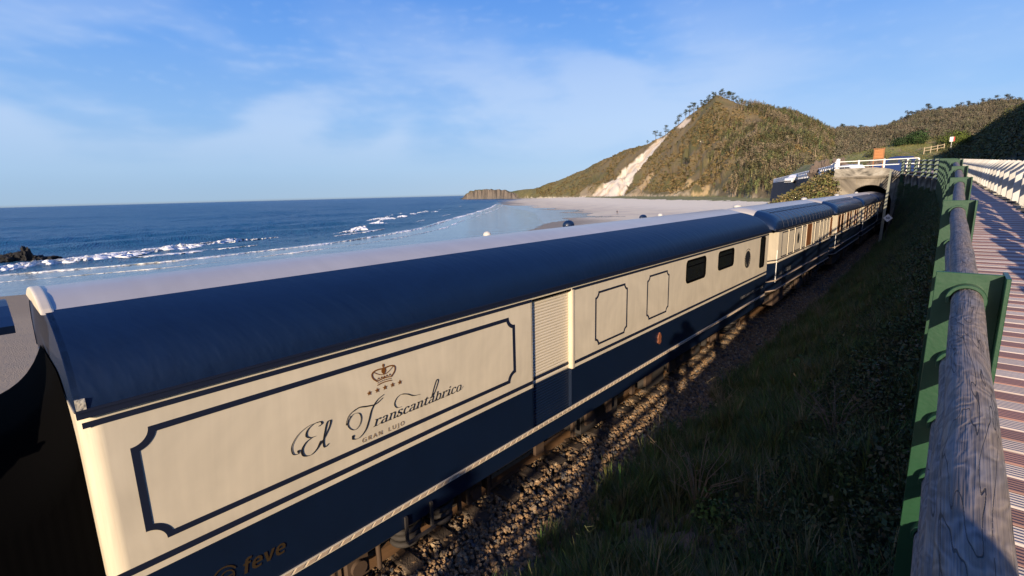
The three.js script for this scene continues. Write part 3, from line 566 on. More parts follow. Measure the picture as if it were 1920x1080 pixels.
// ---- the big service wagon in front of us
function serviceCoach(name, label) {
  const L = 15.94, c = thing(name, label, 'train carriage', [0, 0, 0], 0, null), S0 = .12, S1 = L - .12;
  const ceilY = 3.17, bandY = 1.888, botY = 1.0;
  const cream = rectShape(S0, bandY, S1, ceilY), off = .26;            // measured positions are counted from the eye; the wagon starts .26 m ahead of it
  const hole = (x0, y0, x1, y1, r) => { const p = rectShape(x0, y0, x1, y1, r); return new THREE.Path(p.getPoints(6)); };
  const wins = [[9.93, 10.98, 2.56, 3.01, .09], [11.83, 12.90, 2.585, 3.0, .09], [15.28, 15.72, 2.2, 3.06, .08]].map(([a, b, y0, y1, r]) => [a - off, b - off, y0, y1, r]);
  wins.forEach(([a, b, y0, y1, r]) => cream.holes.push(hole(a, y0, b, y1, r)));
  const sa = 4.80 - off, sb = 5.745 - off;
  // cream and blue sides left and right of the shutter opening
  const upper = (x0, x1, holes) => { const s = rectShape(x0, bandY, x1, ceilY); holes.forEach(([a, b, y0, y1, r]) => s.holes.push(hole(a, y0, b, y1, r))); return side(s, .05, HW); };
  pieces('upper_side', [upper(S0, sa, []), upper(sb, S1, wins), side(rectShape(sa, 3.12, sb, ceilY), .05, HW)], M.cream, c, 'cream upper side of the carriage');
  pieces('lower_side', [side(rectShape(S0, botY, sa, bandY), .05, HW), side(rectShape(sb, botY, S1, bandY), .05, HW), side(rectShape(sa, botY, sb, 1.25), .05, HW)], M.navy, c, 'dark blue lower side of the carriage');
  mesh('far_side', [box(.05, ceilY - bandY, S1 - S0, -HW + .025, (ceilY + bandY) / 2, -(S0 + S1) / 2)], M.cream, c);
  mesh('far_side', [box(.05, bandY - botY, S1 - S0, -HW + .025, (botY + bandY) / 2, -(S0 + S1) / 2)], M.navy, c);
  mesh('floor', box(2.36, .1, L - .1, 0, botY + .03, -L / 2), M.iron, c);
  for (const [z, d] of [[0, 1], [-L, -1]]) {
    const l = (g) => { const m = g.clone(); m.scale(-1, 1, 1); const p = m.index.array; for (let i = 0; i < p.length; i += 3) { const t = p[i]; p[i] = p[i + 1]; p[i + 1] = t; } m.computeVertexNormals(); return m; };
    const u = corner(bandY, ceilY, .12, z, d), w = corner(botY, bandY, .12, z, d);
    pieces('corner_post', [u, l(u), box(2 * (HW - .12), ceilY - bandY, .05, 0, (ceilY + bandY) / 2, z - d * .025)], M.cream, c);
    pieces('corner_post', [w, l(w), box(2 * (HW - .12), bandY - botY, .05, 0, (botY + bandY) / 2, z - d * .025)], M.navy, c);
  }
  // painted lines
  const X = HW;
  for (const [y0, y1] of [[3.086, 3.126], [1.941, 1.992]]) pieces('stripe', [bandStrip(-S0 + .1, -sa, y0, y1, X), bandStrip(-sb, -S1, y0, y1, X)], M.navyLine, c);
  pieces('gutter', [box(.035, .045, L, HW + .02, 3.185, -L / 2), box(.02, .02, L, HW + .035, 3.215, -L / 2)], M.navyLine, c);
  mesh('panel_frame', side(ticketFrame(.492 - off, 4.46 - off, 2.10, 2.974, .046, .115), .004, X + .004, 10), M.navyLine, c, 'large scooped frame round the gold crown and lettering');
  mesh('panel_frame', side(ticketFrame(6.37 - off, 7.405 - off, 2.075, 2.958, .034, .09), .004, X + .004, 10), M.navyLine, c);
  mesh('panel_frame', side(ticketFrame(8.135 - off, 9.08 - off, 2.115, 2.962, .034, .09), .004, X + .004, 10), M.navyLine, c);
  // windows
  wins.forEach(([a, b, y0, y1, r], i) => {
    const fr = rectShape(a - .025, y0 - .025, b + .025, y1 + .025, r + .02); fr.holes.push(hole(a + .012, y0 + .012, b - .012, y1 - .012, r));
    const w = mesh(i === 2 ? 'door_window' : 'window', side(fr, .03, X + .012, 8), M.rubber, c);
    mesh('pane', side(rectShape(a + .01, y0 + .01, b - .01, y1 - .01, r), .008, X - .015), M.darkGlass, w);
    if (i < 2) mesh('glazing_bar', box(.012, .02, b - a - .02, X - .008, y0 + (y1 - y0) * .72, -(a + b) / 2), M.rubber, w);
  });
  // roller shutter, set back in its opening
  const sh = new THREE.Group(); sh.name = 'roller_shutter'; c.add(sh);
  const slats = (y0, y1, mat, lab) => { const n = Math.round((y1 - y0) / .042), hgt = (y1 - y0) / n; for (let k = 0; k < n; k++) { const s = new THREE.CylinderGeometry(.021, .021, sb - sa, 8, 1, false, 0, Math.PI); s.rotateX(Math.PI / 2); s.scale(.55, hgt / .042, 1); s.translate(X - .062, y0 + hgt * (k + .5), -(sa + sb) / 2); mesh('slat', s, mat, sh); } };
  slats(1.25, 1.888, M.navy); slats(1.888, 1.941, M.cream); slats(1.941, 1.992, M.navyLine); slats(1.992, 3.1, M.cream);
  pieces('shutter_reveal', [box(.07, 3.12 - bandY, .02, X - .035, (3.12 + bandY) / 2, -sa - .0), box(.07, 3.12 - bandY, .02, X - .035, (3.12 + bandY) / 2, -sb + .012), box(.012, 3.1 - bandY, .05, X + .006, (3.1 + bandY) / 2, -sb - .012)], M.cream, c);
  pieces('shutter_reveal', [box(.07, bandY - 1.25, .02, X - .035, (1.25 + bandY) / 2, -sa), box(.07, bandY - 1.25, .02, X - .035, (1.25 + bandY) / 2, -sb + .012)], M.navy, c);
  mesh('shutter_sill', box(.08, .03, sb - sa, X - .03, 1.24, -(sa + sb) / 2), M.iron, c);
  mesh('shutter_housing', box(.05, .06, sb - sa, X - .03, 3.12, -(sa + sb) / 2), M.rubber, c);
  mesh('inner_wall', box(.04, 2.1, sb - sa + .2, X - .10, 2.15, -(sa + sb) / 2), M.rubber, c);
  rope(c, -.1, -L + .1, 1.262, X);
  // roof
  mesh('roof_side', roofGrid(PROF, L, 0, .62, 150), RB[0], c, 'blue right-hand side of the roof');
  mesh('roof_side', roofGrid(PROF.map(([x, y]) => [-x, y]).reverse(), L, 0, .62, 40), RB[1], c);
  mesh('roof_top', roofGrid(TOPP, L, 0, .62, 60), M.roofTop, c, 'pale weathered middle of the roof');
  const cap = new THREE.Shape(); [...PROF, ...TOPP.slice(1), ...PROF.map(([x, y]) => [-x, y]).reverse().slice(1)].forEach(([x, y], i) => i ? cap.lineTo(x, y) : cap.moveTo(x, y));
  const cg = new THREE.ExtrudeGeometry(cap, { depth: .03, bevelEnabled: false }); cg.translate(0, 0, -.035); mesh('roof_end', cg, RB[1], c);
  const lip = new THREE.Shape(); lip.moveTo(-.6, 3.79); lip.lineTo(.6, 3.79); lip.quadraticCurveTo(.3, 3.9, 0, 3.905); lip.quadraticCurveTo(-.3, 3.9, -.6, 3.79); const lg = new THREE.ExtrudeGeometry(lip, { depth: .035, bevelEnabled: true, bevelSize: .012, bevelThickness: .02, bevelSegments: 4 }); lg.translate(0, -.035, -.03); mesh('roof_lip', lg, M.cream, c);
  for (const [z, r, m, w] of [[-5.9 + off, .07, M.white, 1], [-8.3 + off, .115, RB[1], 1.2], [-11.6 + off, .08, RB[1], 1.8], [-12.6 + off, .07, M.white, 1]]) { const g = new THREE.SphereGeometry(r, 18, 10, 0, 6.3, 0, 1.9); g.scale(1, .9, w); g.translate(-.62, 3.80 + r * .3, z); mesh('roof_vent', [g, tube([-.62, 3.7, z], [-.62, 3.8 + r * .2, z], r * .8, r * .8, 14)], m, c); }
  // print
  decal(c, 'lettering', X + .006, -1.5 + off, -3.548 + off, 2.13, 2.93, titleMat, 'gold crown, five stars and black script lettering');
  decal(c, 'operator_name', X + .006, -.80 + off, -1.50 + off, 1.42, 1.70, operatorMat, 'dim brown lettering on the blue lower side');
  decal(c, 'wreath_emblem', X + .006, -13.78 + off, -14.42 + off, 2.26, 2.88, wreathMat);
  decal(c, 'small_text', X + .006, -13.7 + off, -15.9 + off, 1.50, 1.60, smallTextMat);
  const crest = new THREE.Shape(); [[0, .12], [.05, .07], [.07, .02], [.055, -.03], [.075, -.07], [.04, -.1], [0, -.12], [-.04, -.1], [-.075, -.07], [-.055, -.03], [-.07, .02], [-.05, .07]].forEach(([x, y], i) => i ? crest.lineTo(8.71 - off + x, 1.64 + y) : crest.moveTo(8.71 - off + x, 1.64 + y));
  mesh('coat_of_arms', side(crest, .02, X + .02), std([.22, .075, .035], .5), c);
  mesh('wall_vent', box(.015, .07, .05, X + .035, 3.26, -.03), M.concreteLight, c);
  mesh('step_iron', [0, 1].flatMap((k) => [box(.03, .32, .03, X + .02, .98, -2.36 - k * .34), box(.03, .03, .37, X + .05, .84, -2.53)].slice(0, k ? 1 : 2)), M.iron, c);
  // bellows between this wagon and the one behind us
  { const P = [], I = [], nz = 30, na = 18; for (let k = 0; k <= nz; k++) { const z = .005 + k * .031, h = 2.9 + .42 * Math.exp(-k * .031 / .16), w = 1.0 + .006 * (k % 2), r = .55, ring = [[w, .8], [w, h - r]]; for (let q = 1; q < na; q++) { const t = q / na * Math.PI; ring.push([Math.cos(t) > 0 ? w - r + r * Math.cos(t) : -w + r + r * Math.cos(t), h - r + r * Math.sin(t)]); } ring.push([-w, h - r], [-w, .8]); ring.forEach(([x, y]) => P.push(x, y, z)); }
    const n = na + 3; for (let k = 0; k < nz; k++) for (let q = 0; q < n - 1; q++) { const a0 = k * n + q, b0 = a0 + n; I.push(a0, a0 + 1, b0, a0 + 1, b0 + 1, b0); }
    const g = new THREE.BufferGeometry(); g.setAttribute('position', new THREE.Float32BufferAttribute(P, 3)); g.setIndex(I); g.computeVertexNormals(); mesh('bellows', g, M.rubber, c); }
  underframe(c, L, 3);
  return [c, L];
}
const [bigCoach, bigL] = serviceCoach('train_carriage', 'large cream and blue carriage in front with gold crown and script lettering'); placeCoach(bigCoach, -.26, bigL);
{ // the wagon behind us, only its roof end reaches into the picture
  const c = bigCoach.clone(); c.name = numbered('train_carriage'); scene.add(c); tag(c, 'blue roof end of the next carriage at the left edge of the photo', 'train carriage');
  for (const o of [...c.children]) if (['lettering', 'operator_name', 'bellows', 'bellows_stud', 'roof_vent'].includes(o.name)) c.remove(o);
  c.position.set(trackX(10), CB, .95 + bigL);
  const vis = mesh('roof_visor', (() => { const s = new THREE.Shape(); const pts = TOPP.slice(); pts.forEach(([x, y], i) => i ? s.lineTo(x, y) : s.moveTo(x, y)); [...pts].reverse().forEach(([x, y]) => s.lineTo(x * .93, y - .06)); const g = new THREE.ExtrudeGeometry(s, { depth: 1.05, bevelEnabled: false }); g.translate(0, -.07, -bigL - 1.05); return g; })(), RB[1], c);
}
// ---- the saloon carriages ahead
function saloon(name, label, layout) {
  const L = 10.62, c = thing(name, label, 'train carriage'), T = .62, HE = 1.03, top = 3.19, bandY = 2.11, botY = 1.18, X = HW, S0 = T, S1 = L - T;
  const shell = (y0, y1, mat) => {
    const pl = new THREE.Shape(); [[HE, 0], [X, T], [X, L - T], [HE, L], [-HE, L], [-X, L - T], [-X, T], [-HE, 0]].forEach(([x, s], i) => i ? pl.lineTo(x, s) : pl.moveTo(x, s));
    const g = new THREE.ExtrudeGeometry(pl, { depth: y1 - y0, bevelEnabled: false }); g.rotateX(-Math.PI / 2); g.translate(0, y0, 0); return g;
  };
  mesh('upper_side', shell(bandY, top), M.cream, c); mesh('lower_side', shell(botY, bandY), M.navy, c);
  const chamf = (y0, y1, s0, s1, mat, nm) => { const pl = new THREE.Shape(); const o = .006; [[HE + o, s0], [X + o, s1], [X + o + .001, s1 + .001], [HE + o + .001, s0 - .004]]; return null; };
  const loopBand = (y0, y1, o) => { const P = [[HE, 0], [X, T], [X, L - T], [HE, L]], gs = []; for (let i = 0; i < 3; i++) { const [x0, a] = P[i], [x1, b] = P[i + 1], len = Math.hypot(x1 - x0, b - a), g = box(o, y1 - y0, len, 0, 0, 0); g.rotateY(Math.atan2(-(x1 - x0), b - a)); g.translate((x0 + x1) / 2 + o * .4, (y0 + y1) / 2, -(a + b) / 2); gs.push(g); } gs.push(box(2 * HE, y1 - y0, o, 0, (y0 + y1) / 2, o * .4)); return gs; };
  pieces('stripe', loopBand(3.09, 3.13, .012), M.navyLine, c); pieces('stripe', loopBand(2.17, 2.205, .012), M.navyLine, c);
  pieces('moulding', loopBand(2.11, 2.135, .03), M.cream, c); pieces('moulding', loopBand(1.50, 1.535, .03), M.ropeTan, c); pieces('skirt_edge', loopBand(1.18, 1.21, .03), M.ropeTan, c);
  pieces('gutter', [box(.04, .06, L, X + .02, 3.19, -L / 2), box(.04, .06, L, -X - .02, 3.19, -L / 2)], M.navyLine, c);
  // panels, mullions, windows
  layout.forEach(([a, b, k]) => {
    if (k === 'w' || k === 'd') {
      const fr = rectShape(a, 2.235, b, 3.07); fr.holes.push(new THREE.Path(rectShape(a + .07, 2.32, b - .07, 3.0).getPoints()));
      const w = mesh(k === 'd' ? 'door' : 'window', side(fr, .02, X + .012), M.brownWood, c); mesh('pane', side(rectShape(a + .06, 2.3, b - .06, 3.02), .006, X + .004), k === 'd' ? M.brownWood : M.darkGlass, w);
    } else {
      const fr = rectShape(a, 2.225, b, 3.06); fr.holes.push(new THREE.Path(rectShape(a + .035, 2.26, b - .035, 3.025).getPoints())); mesh('panel_frame', side(fr, .008, X + .008), M.navyLine, c);
      if (k === 'e') decal(c, 'wreath_emblem', X + .012, -(a + b) / 2 + .2, -(a + b) / 2 - .2, 2.42, 2.9, wreathMat);
    }
    mesh('mullion', bandStrip(-b - .03, -b - .085, 2.21, 3.085, X, .02), M.cream, c);
  });
  // blue roof with seams
  mesh('roof_side', roofGrid(PROF, L, .75, .75, 40), RB[1], c); mesh('roof_side', roofGrid(PROF.map(([x, y]) => [-x, y]).reverse(), L, .75, .75, 40), RB[1], c);
  mesh('roof_top', roofGrid(TOPP, L, .75, .75, 40), M.roofTop, c);
  const seams = []; for (let s = 1; s < L - .8; s += .58) { const P = PROF.slice(1); for (let j = 0; j < P.length - 1; j++) seams.push(tube([P[j][0], P[j][1], -s], [P[j + 1][0], P[j + 1][1], -s], .008, .008, 5, false)); }
  seams.push(tube([.88, 3.69, -.8], [.88, 3.69, -L + .8], .008, .008, 5, false)); stuffify(mesh('roof_seam', seams, M.navyLine, c));
  { const g = new THREE.SphereGeometry(.15, 18, 10); g.scale(1, .7, 1.5); g.translate(-.55, 3.83, -2.2); mesh('roof_vent', g, M.white, c); }
  // end details
  mesh('handrail', [tube([X - .02, 1.45, -.60], [X - .02, 2.5, -.60], .022), tube([X - .02, 2.5, -.60], [X - .1, 2.52, -.55], .022), tube([HE + .02, 1.35, .12], [HE + .02, 2.3, .12], .022), tube([HE + .02, 1.35, .12], [HE + .02, 1.35, .3], .022)], M.whiteMetal, c);
  const bl = []; for (let k = 0; k < 4; k++) bl.push(box(1.7 + (k % 2) * .1, 2.0, .06, 0, 2.15, .04 + k * .1)); pieces('bellows', bl, M.rubber, c);
  pieces('end_door_post', [box(.09, 1.5, .1, 1.0, 2.35, .2), box(.12, .12, .14, 1.02, 1.75, .2)], std([.50, .38, .24], .6), c);
  pieces('coupler', [box(.2, .2, .5, 0, .75, .2), tube([-.7, .8, .0], [-.7, .8, .35], .12, .17), tube([.7, .8, 0], [.7, .8, .35], .12, .17)], M.iron, c);
  decal(c, 'small_text', X + .008, -1.0, -2.6, 1.62, 1.80, smallTextMat);
  underframe(c, L, 5); pieces('equipment_box', [bev(.3, .5, 1.5, 1.0, .85, -1.6, .02), bev(.3, .4, .7, 1.02, .8, -4.6, .02)], M.rustIron, c);
  return [c, L];
}
const O2 = 16.66;
const [s2, sL] = saloon('train_carriage', 'second carriage with pale framed panels, two brown windows and seamed blue roof', [[17.75, 18.60], [18.66, 19.50], [19.62, 20.62, 'e'], [20.80, 21.42], [21.53, 22.46, 'd'], [22.57, 22.96], [23.16, 23.96], [24.05, 24.75], [24.85, 25.5], [25.6, 26.2], [26.40, 26.95, 'd']].map(([a, b, k]) => [a - O2 - .05, b - O2 - .12, k]));
placeCoach(s2, -O2, sL);
const row = []; for (let k = 0; k < 9; k++) row.push([.8 + k * 1.0, .8 + k * 1.0 + (k % 3 === 2 ? .55 : .78), k % 3 === 2 ? undefined : 'w']);
const [s3] = saloon('train_carriage', 'third carriage with a row of brown windows striped by railing shadows', row); placeCoach(s3, -27.75, sL);
for (const [z, label] of [[-38.85, 'fourth carriage entering the dark tunnel mouth'], [-49.95, 'last carriage hidden in the shade inside the tunnel']]) { const c = s3.clone(); c.name = numbered('train_carriage'); scene.add(c); tag(c, label, 'train carriage'); placeCoach(c, z, sL); }

// ---------------------------------------------------------------- boardwalk, railing, white fence
const boardwalk = thing('boardwalk', 'boardwalk of alternating pale and reddish brown planks beside the green railing', 'boardwalk'); boardwalk.userData.kind = 'structure'; delete boardwalk.userData.category;
{
  const grooveTex = tex(64, 256, (u, v) => { const n = .5 + .4 * Math.sin(v * 6.28 * 6); return [n, n, n]; });
  const plankGrain = tex(512, 128, (u, v) => { const n = .82 + .22 * loop2(u, v, 4, 26, 3, 6) + .1 * loop2(u, v, 3, 3, 2, 2); return [n, n * .98, n * .96]; });
  const pale = [0, 1, 2].map((i) => std([.68 - .05 * i, .59 - .05 * i, .53 - .05 * i], .7, { map: rep(plankGrain, 1 + i * .2, 1), bumpMap: rep(grooveTex, 1, 1), bumpScale: .004 }));
  const brown = [0, 1, 2].map((i) => std([.33 + .03 * i, .19 + .012 * i, .155 + .01 * i], .65, { map: rep(plankGrain, 1 + i * .2, 1), bumpMap: rep(grooveTex, 1, 1), bumpScale: .003 }));
  const pg = bev(1, .035, .124, 0, -.0175, 0, .006);
  { const p = pg.attributes.position, u = pg.attributes.uv; for (let i = 0; i < p.count; i++) u.setXY(i, p.getX(i), p.getZ(i) / .124 + .5); }
  const far = [[], []]; let k = 0;
  for (let z = 8; z > -56; z -= .1305, k++) {
    const x0 = railX(z) + .145, x1 = fenceX(z) - .13, sl = (deckY(z - .5) - deckY(z + .5));
    if (x1 - x0 < .2) continue;
    if (z < -2 && z > -40.8) { const m = mesh('plank', pg, (k % 2 ? pale : brown)[Math.floor(rnd() * 3)], boardwalk); m.position.set((x0 + x1) / 2 + rr(-.006, .006), deckY(z) + rr(-.0015, .0015), z); m.scale.set(x1 - x0, 1, 1); m.rotation.x = Math.atan(sl); }
    else { const g = pg.clone(); g.scale(x1 - x0, 1, 1); g.rotateX(Math.atan(sl)); g.translate((x0 + x1) / 2, deckY(z), z); far[k % 2].push(g); }
  }
  stuffify(mesh('planking', far[0], brown[0], boardwalk)); stuffify(mesh('planking', far[1], pale[0], boardwalk));
  const beam = (ox, y0, y1, w, fx, mat, name) => { const gs = []; for (let z = 8; z > -56; z -= 2) { const a = [fx(z) + ox, deckY(z), z], b = [fx(z - 2) + ox, deckY(z - 2), z - 2], L = Math.hypot(b[0] - a[0], b[1] - a[1], 2); const g = box(w, y1 - y0, L + .01, 0, (y0 + y1) / 2, 0); g.rotateX(Math.atan2(b[1] - a[1], 2)); g.rotateY(Math.atan2(-(b[0] - a[0]), 2)); g.translate((a[0] + b[0]) / 2, (a[1] + b[1]) / 2, z - 1); gs.push(g); } mesh(name, gs, mat, boardwalk); };
  beam(.17, -.24, -.04, .06, railX, M.iron, 'side_beam'); beam(-.16, -.22, -.04, .06, fenceX, M.iron, 'side_beam');
  // stone edging between planks and white fence
  for (let z = 2, i = 0; z > -54; z -= .5, i++) { const x = fenceX(z) - .09; const m = mesh('edge_stone', bev(rr(.10, .14), .12, .46, 0, 0, 0, .02), i % 3 ? M.wallDark : M.concreteLight, boardwalk); m.position.set(x, deckY(z) - .045 + rr(-.015, .012), z); m.rotation.set(rr(-.03, .03), rr(-.05, .05), rr(-.1, .1)); }
  for (const z of [-41.7, -44.7, -47.7, -50.7, -53.7]) mesh('pillar', bev(.34, 3.4, .3, railX(z) + .02, deckY(z) - 1.95, z, .02), M.concrete, boardwalk);
}
const LEVELS = [-.105, -.385, -.665, -.935, -1.205];
{
  const railing = thing('railing', 'green steel post railing with weathered round wooden rails along the boardwalk', 'railing');
  const zs = []; for (let k = -5; k <= 18; k++) zs.push(-2.7 - 3 * k);
  const post = merge([bev(.205, 2.5, .012, 0, -1.25, 0, .002), bev(.014, 2.5, .2, .109, -1.25, 0, .002), box(.1, .012, .1, .06, -2.49, 0)]);
  const cs = new THREE.Shape(); cs.absarc(0, 0, .0615, -.08 * Math.PI, 1.08 * Math.PI); cs.absarc(0, 0, .0515, 1.08 * Math.PI, -.08 * Math.PI, true); cs.closePath();
  const clampG = new THREE.ExtrudeGeometry(cs, { depth: .05, bevelEnabled: true, bevelSize: .0015, bevelThickness: .0015, bevelSegments: 1, curveSegments: 26 }); clampG.translate(0, 0, -.022);
  zs.forEach((z, i) => {
    const y = deckY(z) + 1.0, x = railX(z), far = z < -30;
    const p = mesh('post', post, M.green, railing); p.position.set(x, y, z);
    if (z < -40) p.rotation.y = .25;
    LEVELS.forEach((l, j) => {
      if (!far) { const c = mesh('clamp', clampG, M.green, railing); c.position.set(x, y + l, z + .028); }
      if (i + 1 < zs.length) {
        const z1 = zs[i + 1], y1 = deckY(z1) + 1.0, x1 = railX(z1);
        const r = rr(.0475, .0515), A = [x, y + l, z - .007], B = [x1, y1 + l, z1 + .007];
        const a = new THREE.Vector3(...A), b = new THREE.Vector3(...B), L = a.distanceTo(b), seg = z > -20 ? 24 : 4, g = new THREE.CylinderGeometry(r * rr(.97, 1.0), r, L, z > -20 ? 24 : 12, seg);
        const P = g.attributes.position, U = g.attributes.uv, s = rnd() * 90, uo = rnd();
        for (let k = 0; k < P.count; k++) { const yy = P.getY(k), w = 1 + .03 * n2(yy * 2.2 + s, Math.atan2(P.getZ(k), P.getX(k)) > 0 ? 1 : 2) ; P.setX(k, P.getX(k) * w + .004 * n2(yy * .8, s)); P.setZ(k, P.getZ(k) * w + .004 * n2(yy * .8, s + 9)); U.setXY(k, U.getX(k) + uo, (yy + s)); }
        g.computeVertexNormals();
        g.applyQuaternion(new THREE.Quaternion().setFromUnitVectors(new THREE.Vector3(0, 1, 0), b.clone().sub(a).normalize())); g.translate((a.x + b.x) / 2, (a.y + b.y) / 2, (a.z + b.z) / 2);
        mesh('wooden_rail', g, logMats[(i + j) % 3], railing);
      }
    });
  });
}
{
  const fence = thing('concrete_fence', 'long white concrete fence with cranked posts on the right edge of the boardwalk', 'fence');
  const s = new THREE.Shape(); [[-.045, -.2], [.05, -.2], [.05, .54], [.25, .76], [.22, .86], [.16, .88], [.11, .84], [-.045, .64]].forEach(([x, y], i) => i ? s.lineTo(x, y) : s.moveTo(x, y));
  const pg = new THREE.ExtrudeGeometry(s, { depth: .09, bevelEnabled: true, bevelSize: .008, bevelThickness: .008, bevelSegments: 1 }); pg.translate(0, 0, -.045);
  const mats = [M.white, M.white.clone(), M.white.clone()]; mats[1].color = lin(.46, .44, .40); mats[2].color = lin(.57, .55, .51);
  const zs = []; for (let z = 9; z > -54; z -= 1.04) zs.push(z);
  const P = (z, ox, oy) => [fenceX(z) + ox, deckY(z) + oy, z];
  zs.forEach((z, i) => {
    const m = mesh('post', pg, pick(mats), fence); m.position.set(fenceX(z), deckY(z), z); m.rotation.y = rr(-.02, .02);
    if (i + 1 < zs.length) { const a = P(z, .115, .43), b = P(zs[i + 1], .115, .43), g = box(.035, .21, Math.hypot(b[0] - a[0], b[1] - a[1], b[2] - a[2]), 0, 0, 0); g.rotateX(Math.atan2(b[1] - a[1], 1.04)); g.rotateY(Math.atan2(-(b[0] - a[0]), 1.04)); g.translate((a[0] + b[0]) / 2, (a[1] + b[1]) / 2, (a[2] + b[2]) / 2); mesh('rail_board', g, pick(mats), fence); }
    if (i + 1 < zs.length) for (const [ox, oy, r] of [[.19, .80, .03]]) {
      mesh('rail', tube(P(z, ox, oy), P(zs[i + 1], ox, oy), r, r, 14), pick(mats), fence);
    }
  });
}

// ---------------------------------------------------------------- tunnel
const TX = trackX(-57);
{
  const t = thing('tunnel_portal', 'grey concrete tunnel portal with round arch swallowing the train', 'tunnel portal');
  const w = new THREE.Shape(); w.moveTo(-9.05, -5.2); w.lineTo(TX - 1.72, -5.2); w.lineTo(TX - 1.72, -1.72); w.absarc(TX, -1.72, 1.72, Math.PI, 0, true); w.lineTo(TX + 1.72, -5.2); w.lineTo(-2.6, -5.2); w.lineTo(-2.6, .70); w.lineTo(-8.92, .70); w.closePath();
  const g = new THREE.ExtrudeGeometry(w, { depth: 1.4, bevelEnabled: true, bevelSize: .02, bevelThickness: .02, bevelSegments: 1, curveSegments: 24 }); g.translate(0, 0, -58.4); mesh('wall', g, M.concrete, t);
  const pil = [box(2.15, 5.9, .12, -7.93, -2.25, -56.93)];
  const ringS = new THREE.Shape(); ringS.absarc(TX, -1.72, 2.0, 0, Math.PI); ringS.absarc(TX, -1.72, 1.73, Math.PI, 0, true); const rg = new THREE.ExtrudeGeometry(ringS, { depth: .06, bevelEnabled: false, curveSegments: 28 }); rg.translate(0, 0, -56.98); mesh('arch_ring', rg, M.concrete, t);
  const plS = new THREE.Shape(); plS.moveTo(-9.0, -5.2); plS.lineTo(-7.98, -5.2); plS.lineTo(-7.0, -.35); plS.lineTo(-7.0, .70); plS.lineTo(-8.9, .70); plS.closePath(); const pg = new THREE.ExtrudeGeometry(plS, { depth: .1, bevelEnabled: false }); pg.translate(0, 0, -56.99);
  mesh('pilaster', pg, M.concrete, t);
  pieces('cornice', [bev(6.5, .12, 1.75, -5.8, .77, -57.65, .02), bev(6.4, .08, 1.65, -5.8, .66, -57.65, .015)], M.concrete, t);
  const ps = new THREE.Shape(); [[-8.85, .83], [-3.3, .83], [-3.4, .95], [-4.6, 1.38], [-5.6, 1.55], [-8.75, 1.55]].forEach(([x, y], i) => i ? ps.lineTo(x, y) : ps.moveTo(x, y));
  const pp = new THREE.ExtrudeGeometry(ps, { depth: .5, bevelEnabled: true, bevelSize: .03, bevelThickness: .03, bevelSegments: 2 }); pp.translate(0, 0, -57.4); mesh('parapet', pp, M.concreteLight, t, 'pale weathered parapet above the arch');
  const lin0 = new THREE.CylinderGeometry(1.74, 1.74, 26, 28, 1, true, -Math.PI / 2, Math.PI); lin0.rotateX(-Math.PI / 2); lin0.rotateZ(0); lin0.translate(TX, -1.72, -71.3);
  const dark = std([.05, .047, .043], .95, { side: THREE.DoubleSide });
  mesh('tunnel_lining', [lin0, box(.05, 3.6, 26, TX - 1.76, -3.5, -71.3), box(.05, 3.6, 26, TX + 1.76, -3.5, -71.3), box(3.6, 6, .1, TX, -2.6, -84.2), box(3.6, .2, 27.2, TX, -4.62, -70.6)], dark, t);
  mesh('fixture', [box(.22, .16, .1, -8.05, -1.3, -56.85)], M.whiteMetal, t);
  // deck above the tunnel
  struct('road', [box(6.0, .3, 27, TX + .1, .93, -71.2)], std([.14, .13, .115], .95), 'grey parking area above the tunnel mouth');
  // railing on top of it
  const r = thing('white_railing', 'low white metal railing on top of the tunnel parapet', 'railing');
  const xs = [-8.72, -6.98, -5.05, -3.35, -2.6];
  xs.forEach((x, i) => mesh('post', bev(.13, .80, .11, x, 1.92 - (i > 2 ? .1 : 0), -57.15, .015), M.whiteMetal, r));
  for (const y of [2.24, 1.78]) mesh('rail', [box(6.2, .07, .06, -5.7, y, -57.15)], M.whiteMetal, r);
  for (let k = 1; k < 9; k++) { const z = -57.15 - k * .95, x = -8.72 - k * .21; mesh('post', bev(.11, .80, .11, x, 1.92, z, .015), M.whiteMetal, r); }
  for (const y of [2.24, 1.78]) mesh('rail', tube([-8.72, y, -57.15], [-10.4, y, -64.8], .035), M.whiteMetal, r);
}
